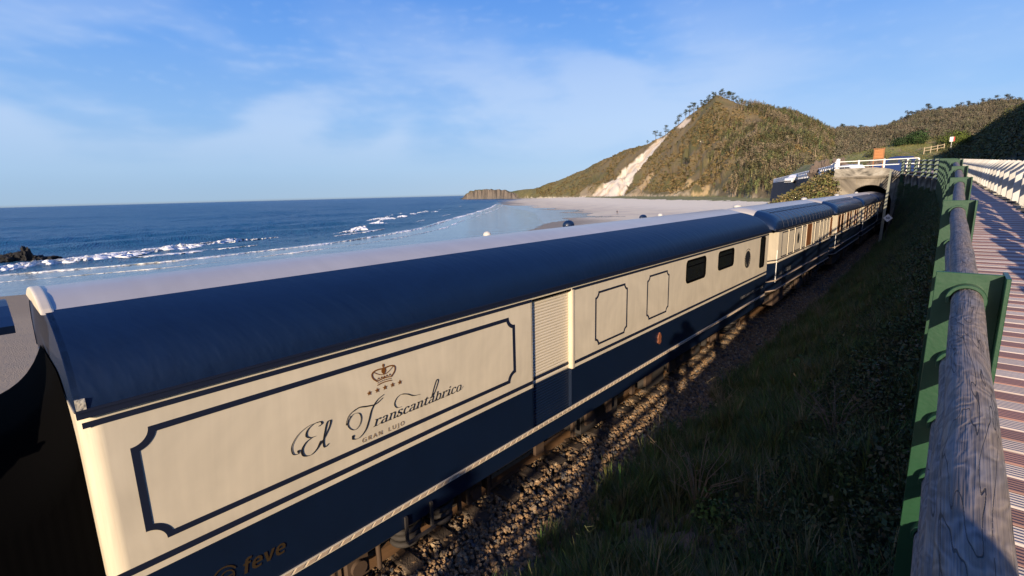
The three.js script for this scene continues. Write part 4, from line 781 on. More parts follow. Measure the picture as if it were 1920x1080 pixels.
{ // sea wall with its own white fence
  const pts = [[-9.2, -59], [-12.2, -75], [-20.1, -100], [-28, -125], [-35.8, -150], [-42.2, -170], [-44.3, -178], [-43.6, -184], [-39.5, -189], [-32, -193]];
  const curve = new THREE.CatmullRomCurve3(pts.map(([x, z]) => new THREE.Vector3(x, 0, z)), false, 'centripetal'), N = 90, P = [], U = [], I = [], sec = [[-.9, -9], [0, 1.15], [0, 1.4], [.55, 1.4], [.55, 0]];
  for (let i = 0; i <= N; i++) { const t = i / N, p = curve.getPointAt(t), d = curve.getTangentAt(t), nx = -d.z, nz = d.x; sec.forEach(([o, y], j) => { P.push(p.x + nx * o, y, p.z + nz * o); U.push(t * curve.getLength(), j * 3); }); }
  for (let i = 0; i < N; i++) for (let j = 0; j < sec.length - 1; j++) { const a = i * sec.length + j, b = a + sec.length; I.push(a, b, a + 1, a + 1, b, b + 1); }
  let g = new THREE.BufferGeometry(); g.setAttribute('position', new THREE.Float32BufferAttribute(P, 3)); g.setAttribute('uv', new THREE.Float32BufferAttribute(U, 2)); g.setIndex(I); g = g.toNonIndexed(); g.computeVertexNormals();
  const w = thing('sea_wall', 'tall dark retaining wall curving above the beach left of the tunnel', 'retaining wall'); M.wallDark.side = THREE.DoubleSide; mesh('wall', g, M.wallDark, w);
  const f = thing('concrete_fence', 'white post and rail fence along the top of the dark sea wall', 'fence'), L = curve.getLength(), n = Math.floor(L / 2.1);
  let prev = null; const pg = bev(.3, 1.2, .3, 0, .6, 0, .03);
  for (let i = 0; i <= n; i++) { const p = curve.getPointAt(i / n), d = curve.getTangentAt(i / n), x = p.x - d.z * .28, z = p.z + d.x * .28; const m = mesh('post', pg, M.whiteMetal, f); m.position.set(x, 1.4, z); m.rotation.y = Math.atan2(d.x, d.z); if (prev) for (const y of [2.52, 2.0]) mesh('rail', tube([prev[0], y, prev[1]], [x, y, z], .12, .12, 8), M.whiteMetal, f); prev = [x, z]; }
  const cap = []; for (let i = 70; i < 90; i++) { const p = curve.getPointAt(i / 90), q = curve.getPointAt((i + 1) / 90), d = curve.getTangentAt(i / 90); const gg = box(.22, .55, p.distanceTo(q) + .1, 0, 0, 0); gg.rotateY(Math.atan2(d.x, d.z)); gg.translate((p.x + q.x) / 2 - d.z * .28, 1.68, (p.z + q.z) / 2 + d.x * .28); cap.push(gg); } mesh('parapet', cap, M.whiteMetal, f);
}
{ // pole with the speed board
  const p = thing('line_pole', 'slim leaning concrete pole beside the tunnel mouth', 'pole', [-3.62, -4.2, -44.2]);
  p.rotation.set(0, 0, -.028);
  mesh('shaft', (() => { const g = new THREE.CylinderGeometry(.085, .13, 5.2, 4, 1); g.rotateY(Math.PI / 4); g.translate(0, 2.6, 0); return g; })(), std([.23, .235, .19], .85, { map: rep(grime, 1, 1), flatShading: true }), p);
  mesh('pole_cap', bev(.2, .06, .2, 0, 5.22, 0, .02), M.concreteLight, p); pieces('wire_bracket', [box(.5, .05, .05, .1, 4.9, 0), box(.05, .14, .05, .3, 4.98, 0)], M.iron, p);
  const s = thing('speed_sign', 'white diamond speed sign reading 50 beside the track', 'sign', [-3.30, -2.36, -43.9]);
  const g = bev(.42, .42, .015, 0, 0, 0, .004); g.rotateZ(Math.PI / 4); mesh('sign_plate', g, M.whiteMetal, s);
  const face = canvasMat(128, 128, (c) => { c.fillStyle = '#111'; c.font = 'bold 62px sans-serif'; c.textAlign = 'center'; c.fillText('50', 64, 86); }); const f = new THREE.PlaneGeometry(.42, .42); f.translate(0, 0, .0115); mesh('sign_print', f, face, s);
  mesh('sign_post', [box(.05, 2.2, .04, 0, -1.1, -.04)], M.iron, s); mesh('sign_rim', (() => { const r = new THREE.Shape(); [[0, .31], [.31, 0], [0, -.31], [-.31, 0]].forEach(([x, y], i) => i ? r.lineTo(x, y) : r.moveTo(x, y)); const h = new THREE.Path(); [[0, .285], [-.285, 0], [0, -.285], [.285, 0]].forEach(([x, y], i) => i ? h.lineTo(x, y) : h.moveTo(x, y)); r.holes.push(h); const e = new THREE.ExtrudeGeometry(r, { depth: .02, bevelEnabled: false }); e.translate(0, 0, -.008); return e; })(), M.iron, s);
}
{ // notice board
  const b = thing('notice_board', 'brown wooden notice board on two posts above the tunnel', 'notice board', [-6.08, 1.05, -63]), wood = std([.42, .17, .05], .6), woodD = std([.30, .12, .04], .6);
  for (const x of [-.40, .40]) mesh('post', bev(.09, 2.52, .09, x, 1.26, 0, .01), woodD, b);
  for (let k = 0; k < 6; k++) mesh('board', bev(.72, .148, .04, 0, 1.62 + k * .155, .01, .006), k % 2 ? wood : std([.40, .155, .045], .6), b);
  mesh('top_rail', bev(.98, .07, .1, 0, 2.55, 0, .01), woodD, b);
}
function makeCar(name, label, paint, pos, turn, prof, glassPts) {
  const c = thing(name, label, 'car', pos, turn);
  const s = new THREE.Shape(); s.moveTo(...prof[0]); for (let i = 1; i < prof.length; i++) s.lineTo(...prof[i]); s.closePath();
  const g = new THREE.ExtrudeGeometry(s, { depth: 1.5, bevelEnabled: true, bevelSize: .09, bevelThickness: .09, bevelSegments: 3 }); g.translate(0, 0, -.75); mesh('body', g, paint, c);
  for (const q of glassPts) { const w = new THREE.Shape(); q.forEach(([x, y], i) => i ? w.lineTo(x, y) : w.moveTo(x, y)); const e = new THREE.ExtrudeGeometry(w, { depth: 1.70, bevelEnabled: false }); e.translate(0, 0, -.85); mesh('window', e, M.darkGlass, c); }
  for (const x of [-1.25, 1.2]) for (const z of [-.8, .8]) { const w = new THREE.Group(); w.name = 'wheel'; w.position.set(x, .31, z); c.add(w); const t = new THREE.CylinderGeometry(.31, .31, .2, 22); t.rotateX(Math.PI / 2); mesh('tyre', t, M.rubber, w); const r = new THREE.CylinderGeometry(.19, .19, .215, 16); r.rotateX(Math.PI / 2); mesh('rim', r, M.steel, w); }
  for (const z of [-.55, .55]) { const h = new THREE.SphereGeometry(.12, 12, 8); h.scale(.5, .7, 1.2); h.translate(-2.03, .72, z); mesh('headlight', h, M.whiteMetal, c); }
  pieces('bumper', [bev(.16, .2, 1.6, -2.0, .42, 0, .03), bev(.16, .2, 1.6, 1.98, .42, 0, .03)], M.rubber, c); return c;
}
const hatch = [[-1.95, .3], [1.9, .3], [1.95, .75], [1.85, 1.15], [1.5, 1.55], [.2, 1.62], [-.35, 1.55], [-1.0, 1.05], [-1.85, .88]];
const hatchGlass = [[[-.75, 1.08], [-.25, 1.48], [.35, 1.52], [.35, 1.08]], [[.45, 1.08], [.45, 1.52], [1.35, 1.45], [1.6, 1.1]]];
makeCar('parked_car', 'dark blue parked car behind the notice board', phys([.006, .028, .13], .6, { specularIntensity: .3 }), [-5.15, 1.0, -67.5], .12, hatch.map(([x, y]) => [x, y * 1.12]), hatchGlass.map((q) => q.map(([x, y]) => [x, y * 1.12])));
makeCar('parked_car', 'white parked car behind the left part of the white railing', phys([.75, .75, .73], .3, { clearcoat: 1, clearcoatRoughness: .08 }), [-9.3, .75, -72.5], 2.3, hatch, hatchGlass);
makeCar('parked_car', 'small white car on the road behind the sea wall fence', phys([.72, .72, .72], .3, { clearcoat: 1 }), [-24.0, .7, -112], 1.15, hatch, hatchGlass);

// ---------------------------------------------------------------- rocks, far left and by the parking area
function rockGeo(seed, sx, sy, sz, det = 4, rough = 1) {
  const g0 = mergeVertices((() => { const q = new THREE.IcosahedronGeometry(1, det * 4); q.deleteAttribute('normal'); q.deleteAttribute('uv'); return q; })()), p = g0.attributes.position, v = new THREE.Vector3();
  for (let i = 0; i < p.count; i++) { v.fromBufferAttribute(p, i); const k = 1 + rough * (.38 * n3(v.x * 1.3 + seed, v.y * .8, v.z * 1.3) + .2 * n3(v.x * 3 + seed, v.y * 1.6, v.z * 3) + .1 * n3(v.x * 7, v.y * 4 + seed, v.z * 7)); p.setXYZ(i, v.x * k * sx, v.y * k * sy, v.z * k * sz); }
  const g = g0.toNonIndexed(); g.computeVertexNormals(); g.setAttribute('uv', new THREE.Float32BufferAttribute(new Float32Array(g.attributes.position.count * 2), 2)); return g;
}
{
  const m = std([.012, .011, .011], .9);
  const parts = [[-122.3, -9.5, -6.9, 2.2, .8, 1.4, 1], [-121.3, -8.8, -5.9, .75, 1.55, .8, 2], [-121.8, -9.0, -4.2, 1.1, 1.0, 1.7, 3], [-121.0, -9.5, -8.6, 1.2, .55, 1.5, 4], [-122.0, -9.4, -2.0, 1.3, .8, 2.4, 5]].map(([x, y, z, a, b, c, s]) => { const g = rockGeo(s * 3.1, a, b, c, 3); g.translate(x, y, z); return g; });
  tag(mesh('sea_rock', parts, m), 'jagged black rock standing in the surf at the left edge', 'rock');
  const rb = std([.125, .095, .075], .95, { bumpMap: rep(fineBump, 3, 3), bumpScale: .05 });
  const outc = [[-15.2, 1.9, -88, 1.4, 1.7, 1.2, 7], [-13.4, 2.0, -89, 1.3, 1.8, 1.2, 8], [-11.7, 1.7, -90, 1.0, 1.3, 1, 9], [-9.2, 2.6, -94, 1.3, 1.1, 1, 10]].map(([x, y, z, a, b, c, s]) => { const g = rockGeo(s * 2.3, a, b, c, 3); g.translate(x, y, z); return g; });
  tag(mesh('rock_outcrop', outc, rb), 'brown rock face at the edge of the parking area left of the tunnel top', 'rock');
}

// ---------------------------------------------------------------- vegetation
function leafCloud(n, R, size, seedShape = (v) => v, flat = .6, core = .35) {     // many small leaf-sized faces spread through a crown
  const P = [], N = [], C = [], v = new THREE.Vector3(), a = new THREE.Vector3(), b = new THREE.Vector3(), nn = new THREE.Vector3();
  for (let i = 0; i < n; i++) {
    v.set(rr(-1, 1), rr(-1, 1), rr(-1, 1)); if (v.lengthSq() > 1) { i--; continue; } const l = v.length(); v.multiplyScalar(lerp(core, 1, l) / (l + 1e-6));
    const lump = 1 + .35 * n3(v.x * 2.1 + R, v.y * 2.1, v.z * 2.1); v.multiplyScalar(lump); v.y *= flat; v.multiplyScalar(R); v.copy(seedShape(v));
    nn.set(rr(-1, 1), rr(-.2, 1.2), rr(-1, 1)).normalize(); if (nn.dot(v) < 0) nn.negate(); a.set(rr(-1, 1), rr(-1, 1), rr(-1, 1)).cross(nn).normalize().multiplyScalar(size * rr(.6, 1.3)); b.crossVectors(nn, a).multiplyScalar(rr(.4, .7));
    const w = rr(.7, 1.2), out = nn.clone().lerp(v.clone().normalize(), .6).normalize();
    for (const q of [v.clone().add(a), v.clone().add(b), v.clone().sub(a), v.clone().add(a), v.clone().sub(a), v.clone().sub(b)]) { P.push(q.x, q.y, q.z); N.push(out.x, out.y, out.z); C.push(w, w, w * .95); }
  }
  const g = new THREE.BufferGeometry(); g.setAttribute('position', new THREE.Float32BufferAttribute(P, 3)); g.setAttribute('normal', new THREE.Float32BufferAttribute(N, 3)); g.setAttribute('color', new THREE.Float32BufferAttribute(C, 3)); return g;
}
function joinColored(list) {    // [geometry, colour] pairs into one vertex-coloured geometry
  return mergeGeometries(list.map(([g, c]) => { let q = g.index ? g.toNonIndexed() : g.clone(); q.deleteAttribute('uv'); const n = q.attributes.position.count, old = q.attributes.color, C = new Float32Array(n * 3); for (let i = 0; i < n; i++) { const w = old ? old.getX(i) : 1; C[i * 3] = c[0] * w; C[i * 3 + 1] = c[1] * w; C[i * 3 + 2] = c[2] * w; } q.setAttribute('color', new THREE.BufferAttribute(C, 3)); return q; }));
}
const leafMat = (c, o = {}) => new THREE.MeshStandardMaterial({ color: lin(...c), vertexColors: true, roughness: .9, side: THREE.DoubleSide, ...o });
const white1 = leafMat([1, 1, 1]);
const polar = (az, r) => { const a = az * Math.PI / 180, x = Math.sin(a) * r, z = -Math.cos(a) * r; return [x, land(x, z), z]; };
{ // woods and scrub on the hills
  const treeG = [0, 1, 2, 3].map((k) => {
    const h = 1, cr = joinColored([[tube([0, -.1, 0], [rr(-.03, .03), .62, rr(-.03, .03)], .026, .014, 5, false), [2.3, 2.2, 2.4]], ...[0, 1, 2, 3].map((q) => { const g = leafCloud(13, .16, .06, undefined, .75); g.translate(rr(-.13, .13), .56 + q * .12, rr(-.13, .13)); return [g, [1, 1, 1]]; })]); return cr;
  });
  // trunk keeps its own pale colour: crowns are tinted per tree, so trunks are built pale enough to survive the tint
  const lists = [[], [], [], []];
  for (let i = 0; i < 60000; i++) {
    const az = rnd() < .45 ? rr(-21, -9) : rr(-9, 4.5), F = footR(az), R = ridgeR(az), t = Math.pow(rnd(), .8) * 1.04, r = F + (R - F) * t;
    const nb = fbm(Math.sin(az * .0175) * r * .012, r * .012, 3), side1 = sstep(-19.5, -15.5, az + nb * 4 - (t > .72 ? 3.2 : 0));
    if (rnd() > side1 * (.28 + .72 * sstep(.1, .35, t)) ) continue;
    const [x, y, z] = polar(az, r), clear = fbm(x * .009 + 40, z * .009, 3); if (clear > .16 && rnd() < .85) continue; const h = rr(3.5, 10) * (az < -9 ? .8 : 1.15), c = lin(rr(.10, .155), rr(.10, .145), rr(.04, .055)), q4 = fbm(x * .02, z * .02, 3);
    if (rnd() < .3 + q4 * 2.2) c.lerp(lin(.20, .15, .095), .8); else if (rnd() < .55) c.multiplyScalar(.5); if (az > -9) c.lerp(lin(.125, .108, .08), .55);
    lists[i % 4].push({ x, y: y - .3, z, sx: h * rr(.6, 1.1), sy: h * rr(.9, 1.25), sz: h * rr(.6, 1.1), ry: rnd() * 6.3, c });
  }
  const labels = ['brownish green wood covering the hills on the right'];
  lists.forEach((l, i) => tag(instanced('wood', treeG[i], white1, l), labels[0], 'wood', 'wood on the far hills'));
  const scrubG = [0, 1].map(() => leafCloud(26, 1, .34, undefined, .6, .2)), sl = [[], []];
  for (let i = 0; i < 30000; i++) {
    const az = rr(-39, -9), F = footR(az), R = ridgeR(az), t = rnd(), r = F + (R - F) * t, [x, y, z] = polar(az, r), nb = fbm(x * .02, z * .02, 3);
    if (t < .07 || nb * 1.6 + rr(-.25, .3) < .0) continue;
    if (Math.abs(az - scarAz(t)) < scarW(t) * 1.1 || (Math.abs(az + 22.9) < .8 && t > .86)) continue;
    const s = rr(.4, 1) * rr(.8, 2.1) * (az < -31 ? .7 : 1), c = lin(rr(.11, .19), rr(.105, .14), rr(.036, .052)); if (rnd() < .5) c.lerp(lin(.26, .175, .08), .7); else if (rnd() < .45) c.multiplyScalar(.45);
    sl[i % 2].push({ x, y: y + s * .15, z, s, ry: rnd() * 6.3, c });
  }
  sl.forEach((l, i) => tag(instanced('scrub', scrubG[i], white1, l), 'low brown and green scrub on the hillside by the landslip', 'scrub', 'scrub on the hillside'));
}
const ORD = ['leftmost', 'second from the left', 'third from the left', 'fourth from the left', 'fifth from the left', 'sixth from the left', 'seventh from the left', 'eighth from the left', 'ninth from the left', 'tenth from the left', 'eleventh from the left', 'twelfth from the left', 'thirteenth from the left', 'fourteenth from the left', 'fifteenth from the left', 'sixteenth from the left', 'seventeenth from the left', 'eighteenth from the left', 'nineteenth from the left', 'twentieth from the left', 'second from the right', 'rightmost'];
function pine(az, t, h, label, group, lean = 0, o = {}) {
  const r = footR(az) + (ridgeR(az) - footR(az)) * t, [x, y, z] = polar(az, r), g = thing('pine_tree', label, 'tree', [x, y - .4, z], rnd() * 6, group);
  const lx = rr(-.12, .12) * h + lean, top = [lx, h * .86, rr(-.08, .08) * h];
  const limbs = [tube([0, 0, 0], [lx * .4, h * .45, 0], h * .026, h * .018, 6), tube([lx * .4, h * .45, 0], top, h * .018, h * .007, 6)], pads = [];
  for (let k = 0; k < (o.pads ?? 7); k++) { const a = rnd() * 6.3, hh = rr(o.low ?? .45, .95) * h, d = h * rr(.06, .30) * (1.15 - hh / h * .5), e = [lx * hh / h + Math.cos(a) * d, hh + h * .06, Math.sin(a) * d]; limbs.push(tube([lx * hh / h * .9, hh - h * .08, 0], e, h * .008, h * .004, 5)); const q = leafCloud(46, h * rr(.12, .22), h * .034, undefined, .45, .2); q.translate(...e); pads.push([q, [1, 1, 1]]); }
  const q = leafCloud(60, h * rr(.13, .22), h * .034, undefined, .5, .2); q.translate(...top); pads.push([q, [1, 1, 1]]);
  mesh('trunk', limbs, std([.10, .075, .055], .9), g); mesh('crown', joinColored(pads), leafMat(o.c ?? [.034, .045, .024]), g); return g;
}
{
  const L = (s) => s + ' above the landslip';
  [[-26.6, 1.0, 5.5, 'small lone pine lowest on the skyline'], [-25.75, 1.0, 11.5, 'tall pine tree second from left on the skyline'], [-25.3, 1.0, 8, 'slanting pine just right of the tall left one'], [-24.75, 1.0, 11.5, 'umbrella shaped pine standing alone mid slope'], [-23.75, 1.0, 7, 'short pine left of a tall broad pine'], [-23.45, 1.0, 12.5, 'tall broad crowned pine halfway up the skyline'], [-22.75, 1.0, 10, 'thin pine tree below the summit group'], [-22.4, 1.0, 11.5, 'leaning pine tree at the lower end of the summit group'], [-22.0, 1.0, 13, 'tallest pine tree at the left end of the summit wood']].forEach(([a, t, h, l]) => pine(a, t, h, L(l), 'pine trees along the skyline left of the summit', -h * .06, { low: .32, pads: 10 }));
  for (let k = 0; k < 16; k++) pine(-21.6 + k * .29 + rr(-.13, .13), 1.0 + rr(-.04, .02), rr(5, 10), 'pine in the wood crowning the summit, ' + (k === 15 ? 'rightmost' : ORD[k]) + ' there', 'pine trees crowning the summit', 0, { c: [.036, .048, .022], low: .2, pads: 12 });
  for (let k = 0; k < 18; k++) pine(-16.6 + k * .42 + rr(-.12, .12), 1.0 + rr(-.02, .02), rr(3.5, 8), 'small skyline tree between summit and saddle, ' + (k === 17 ? 'rightmost' : ORD[k]) + ' there', 'trees on the skyline right of the summit', 0, { pads: 9, low: .2, c: [.036, .046, .022] });
  for (let k = 0; k < 12; k++) pine(-8.8 + k * .33 + rr(-.16, .16), 1.0, rr(7, 16), 'spindly tree on the saddle between the hills, ' + (k === 11 ? 'rightmost' : ORD[k]), 'trees on the saddle', 0, { pads: 8, low: .35 });
  for (let k = 0; k < 22; k++) pine(-4.6 + k * .39 + rr(-.18, .18), 1.0, rr(9, 20) * (k === 6 ? 1.25 : 1), 'skyline tree on the right-hand hill, ' + ORD[k], 'trees on the right-hand hill', 0, { c: [.04, .042, .026], pads: 10, low: .3 });
  pine(-22.5, .34, 11, 'dark lone pine tree in the middle of the open hillside', null, 0, { pads: 9, c: [.03, .036, .018] }); pine(-19.8, .52, 8, 'dark bushy pine tree low on the open slope below the summit', null, 0, { pads: 9, c: [.035, .042, .02] }); pine(-20.4, .46, 6, 'smaller dark tree left of the bushy pine on the open slope', null, 0, { c: [.035, .042, .02] });
}
function bush(x, z, R, c, label, flat = .75, n = 1500, sz = .1, group) {
  const y = land(x, z), g = thing('bush', label, 'bush', [x, y, z], rnd() * 6, group), f = [], st = [];
  for (let k = 0; k < 5; k++) { const q = leafCloud(n / 5 | 0, R * rr(.5, .75), sz, undefined, .9, .45); q.translate(rr(-.5, .5) * R, R * flat * rr(.45, .8), rr(-.4, .4) * R); f.push([q, [1, 1, 1]]); st.push(tube([rr(-.1, .1), -.2, rr(-.1, .1)], [rr(-.4, .4) * R, R * flat * .7, rr(-.4, .4) * R], .05, .02, 5)); }
  mesh('stem', st, std([.09, .065, .045], .9), g); mesh('foliage', joinColored(f), leafMat(c), g); return g;
}
bush(-6.0, -119, 2.3, [.028, .062, .012], 'large round dark green bush on the mound behind the parking area', .8, 2600, .12);
bush(-8.6, -118, 1.4, [.024, .05, .013], 'lower dark green bush touching the left of the round one', .7, 1200, .12);
bush(-1.0, -116, 2.4, [.085, .115, .016], 'yellow green bush on the mound near the dark slope', .75, 2600, .12);
bush(-11.6, -112, 1.2, [.07, .075, .02], 'low olive bush left of the notice board on the mound', .6, 900, .11);
bush(-3.6, -100, 1.0, [.07, .10, .016], 'small bright green bush in front of the wooden barrier', .55, 800, .1);
bush(-3.55, -57.9, .75, [.10, .15, .012], 'bright green plant spilling over the right end of the parapet', .5, 900, .06);
bush(-14.6, -96, 1.3, [.06, .07, .02], 'olive bush on top of the rock outcrop', .6, 900, .1);
{ // wooden barrier and small sign up on the mound
  const b = thing('wooden_barrier', 'pale wooden rail barrier climbing the mound behind the parking area', 'barrier'), w = std([.42, .34, .22], .8);
  const P = [[-4.4, -108], [-3.6, -109], [-2.8, -110], [-2.0, -111]].map(([x, z]) => [x, land(x, z), z]);
  P.forEach(([x, y, z], i) => { mesh('post', tube([x, y - .2, z], [x, y + 1.1, z], .07, .07, 8), w, b); if (i) { const [a, c, d] = P[i - 1]; mesh('rail', tube([a, c + .95, d], [x, y + .95, z], .06, .06, 8), w, b); mesh('rail', tube([a, c + .5, d], [x, y + .5, z], .06, .06, 8), w, b); } });
  const [x, z] = [-1.15, -111], y = land(x, z), s = thing('road_sign', 'small white and red sign at the top of the wooden barrier', 'sign', [x, y, z]);
  mesh('sign_post', tube([0, 0, 0], [0, 1.9, 0], .03), M.whiteMetal, s); mesh('sign_plate', bev(.55, .75, .03, 0, 1.75, .03, .01), M.whiteMetal, s); mesh('sign_stripe', bev(.2, .72, .03, .27, 1.75, .05, .01), std([.5, .03, .02], .5), s);
}
{ // grass, ivy and brambles
  const blade = (n, h, w) => { const P = [], N = [], C = []; for (let i = 0; i < n; i++) { const a = rnd() * 6.3, d = rr(0, .05), l = h * rr(.5, 1.1), bend = rr(.1, .55) * l, x = Math.cos(a) * d, z = Math.sin(a) * d, ca = Math.cos(a), sa = Math.sin(a), ww = w * rr(.7, 1.3); const p = (t, s) => [x + ca * bend * t * t - sa * ww * s * (1 - t * .85), l * t * (1 - .15 * t), z + sa * bend * t * t + ca * ww * s * (1 - t * .85)]; const q = [p(0, -1), p(0, 1), p(.5, 1), p(0, -1), p(.5, 1), p(.5, -1), p(.5, -1), p(.5, 1), p(1, 0)]; q.forEach((e, j) => { P.push(...e); N.push(0, 1, .15); const k = .7 + .5 * (e[1] / h); C.push(k, k, k); }); } const g = new THREE.BufferGeometry(); g.setAttribute('position', new THREE.Float32BufferAttribute(P, 3)); g.setAttribute('normal', new THREE.Float32BufferAttribute(N, 3)); g.setAttribute('color', new THREE.Float32BufferAttribute(C, 3)); g.computeVertexNormals(); return g; };
  const tufts = [blade(11, .22, .006), blade(13, .34, .007), blade(9, .45, .007)], lists = [[], [], []];
  for (let i = 0; i < 105000; i++) {
    const z = 2 - Math.pow(rnd(), 1.7) * 56, xt = trackX(z), d = rr(1.75, Math.max(2.4, railX(z) - xt + .1)), x = xt + d, nb = n2(x * .45, z * .45);
    if (d < 2.2 && rnd() < .7) continue; if (Math.hypot((x + 1.9) / 1.1, (z + 5.0) / .8) < 1 + .3 * n2(x * 3, z * 3) && rnd() < .85) continue; if (nb < -.45 && rnd() < .75) continue;
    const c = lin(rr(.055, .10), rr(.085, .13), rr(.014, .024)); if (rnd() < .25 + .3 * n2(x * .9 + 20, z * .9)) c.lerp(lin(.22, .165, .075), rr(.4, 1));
    lists[i % 3].push({ x, y: land(x, z) - .02, z, s: rr(.6, 1.25) * (nb > .3 ? 1.25 : .9), ry: rnd() * 6.3, rx: rr(-.2, .2), c });
  }
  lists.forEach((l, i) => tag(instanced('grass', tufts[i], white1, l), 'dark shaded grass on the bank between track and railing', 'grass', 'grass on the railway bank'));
  const ivy = [0, 1].map(() => leafCloud(64, .24, .017, undefined, .55, .2)), il = [[], []];
  for (let i = 0; i < 19000; i++) {
    const z = 1.5 - Math.pow(rnd(), 1.1) * 58, xt = trackX(z), W = railX(z) - xt, s = Math.pow(rnd(), .6), d = 2.0 + (W - 1.9) * s, x = xt + d; const nb = n2(x * .5 + 7, z * .35);
    if (rnd() > sstep(.45, .95, s + nb * .3)) continue;
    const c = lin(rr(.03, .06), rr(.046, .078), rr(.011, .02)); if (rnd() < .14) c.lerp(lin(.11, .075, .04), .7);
    il[i % 2].push({ x, y: land(x, z) + rr(0, .18), z, s: rr(.6, 1.6), ry: rnd() * 6.3, rx: rr(-.4, .4), c });
  }
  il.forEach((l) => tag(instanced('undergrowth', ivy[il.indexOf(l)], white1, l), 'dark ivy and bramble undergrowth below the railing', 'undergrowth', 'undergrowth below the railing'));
  const bl = [[], []];
  for (let i = 0; i < 7000; i++) {
    const z = rr(-46, -150), wx = wallX(Math.min(z, -57)), x = wx - rnd() * rnd() * 16 + .2; if (x > trackX(z) - 2.3 && z > -57) continue; const y = land(x, z); if (y < -6.9) continue;
    const c = lin(rr(.11, .19), rr(.11, .16), rr(.03, .05)); if (rnd() < .35) c.lerp(lin(.25, .18, .09), .7);
    bl[i % 2].push({ x, y: y + .1, z, s: rr(1.2, 3), ry: rnd() * 6.3, c });
  }
  const bg = [0, 1].map(() => leafCloud(30, .3, .05, undefined, .7, .2)); bl.forEach((l, i) => tag(instanced('bank_scrub', bg[i], white1, l), 'sunlit olive scrub on the bank below the sea wall', 'scrub', 'scrub on the bank left of the tunnel'));
  const ml = [[], []];
  for (let i = 0; i < 5000; i++) { const z = rr(-86, -150), x = z * rr(-.18, .16) * 1; const xx = -Math.abs(z) * rr(.0, .19) + rr(0, 12); if (xx < wallX(z) + 1) continue; const y = land(xx, z); if (y > 14) continue; const c = lin(rr(.13, .21), rr(.13, .19), rr(.035, .06)); ml[i % 2].push({ x: xx, y, z, s: rr(.6, 1.8), ry: rnd() * 6.3, c }); }
  ml.forEach((l, i) => tag(instanced('mound_grass', bg[i], white1, l), 'rough green grass and gorse on the mound behind the parking area', 'grass', 'rough grass on the mound'));
  const dl = [[], []];
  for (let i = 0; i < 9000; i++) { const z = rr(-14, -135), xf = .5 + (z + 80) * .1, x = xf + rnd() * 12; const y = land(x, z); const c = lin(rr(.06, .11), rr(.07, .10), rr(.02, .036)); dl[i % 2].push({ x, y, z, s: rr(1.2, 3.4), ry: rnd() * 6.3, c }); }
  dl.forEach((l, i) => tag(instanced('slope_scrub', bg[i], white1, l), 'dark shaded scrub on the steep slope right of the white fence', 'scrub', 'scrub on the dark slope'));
  const fl = []; for (let z = 1; z > -52; z -= .12) { if (n2(z * .5, 40) < -.1) continue; const x = fenceX(z) + rr(-.03, .2); fl.push({ x, y: deckY(z) - .06, z, s: rr(.25, .6), ry: rnd() * 6.3, c: lin(rr(.08, .12), rr(.09, .13), .025) }); }
  tag(instanced('verge_grass', tufts[0], white1, fl), 'short grass growing at the foot of the white fence posts', 'grass');
  // single dry weeds that stand out
  const weed = (x, z, h, n, spread, c, label) => { const g = thing('dry_weed', label, 'weed', [x, land(x, z) - .03, z]), st = [], tw = []; for (let k = 0; k < n; k++) { const a = rnd() * 6.3, l = h * rr(.5, 1), e = [Math.cos(a) * spread * rr(.3, 1), l, Math.sin(a) * spread * rr(.3, 1)], m = [e[0] * .35, l * .6, e[2] * .35]; st.push(tube([0, 0, 0], m, .006, .005, 4, false), tube(m, e, .005, .003, 4, false)); for (let q = 0; q < 4; q++) { const t = rr(.2, 1), s = [lerp(m[0], e[0], t), lerp(m[1], e[1], t), lerp(m[2], e[2], t)]; tw.push(tube(s, [s[0] + rr(-.12, .12), s[1] + rr(.02, .14), s[2] + rr(-.12, .12)], .003, .002, 3, false)); } } stuffify(mesh('stem', st, std(c, .9), g)); stuffify(mesh('twig', tw, std(c, .9), g)); };
  weed(-2.0, -5.6, 1.0, 16, .65, [.20, .14, .085], 'bare dry shrub with arching stems on the dark bank');
  weed(-2.9, -9.2, .7, 22, .35, [.24, .18, .09], 'straw coloured tuft of dry grass on the dark bank');
  weed(-2.35, -4.0, .6, 8, .3, [.12, .13, .05], 'thin seeding weed near the foot of the bank');
  weed(-.75, -6.6, .8, 14, .5, [.17, .12, .08], 'dry bramble stems close to the railing posts');
  weed(-2.6, -17, .9, 16, .6, [.20, .15, .08], 'dry grass clump farther along the bank');
  [[-2.25, -4.2, .26, 'leafy green weed in the foreground of the bank'], [-1.5, -5.1, .3, 'broad green weed below the bare dry shrub'], [-1.9, -11, .4, 'light green weed halfway along the bank']].forEach(([x, z, R, l]) => bush(x, z, R, [.06, .11, .015], l, .8, 420, .03));
}

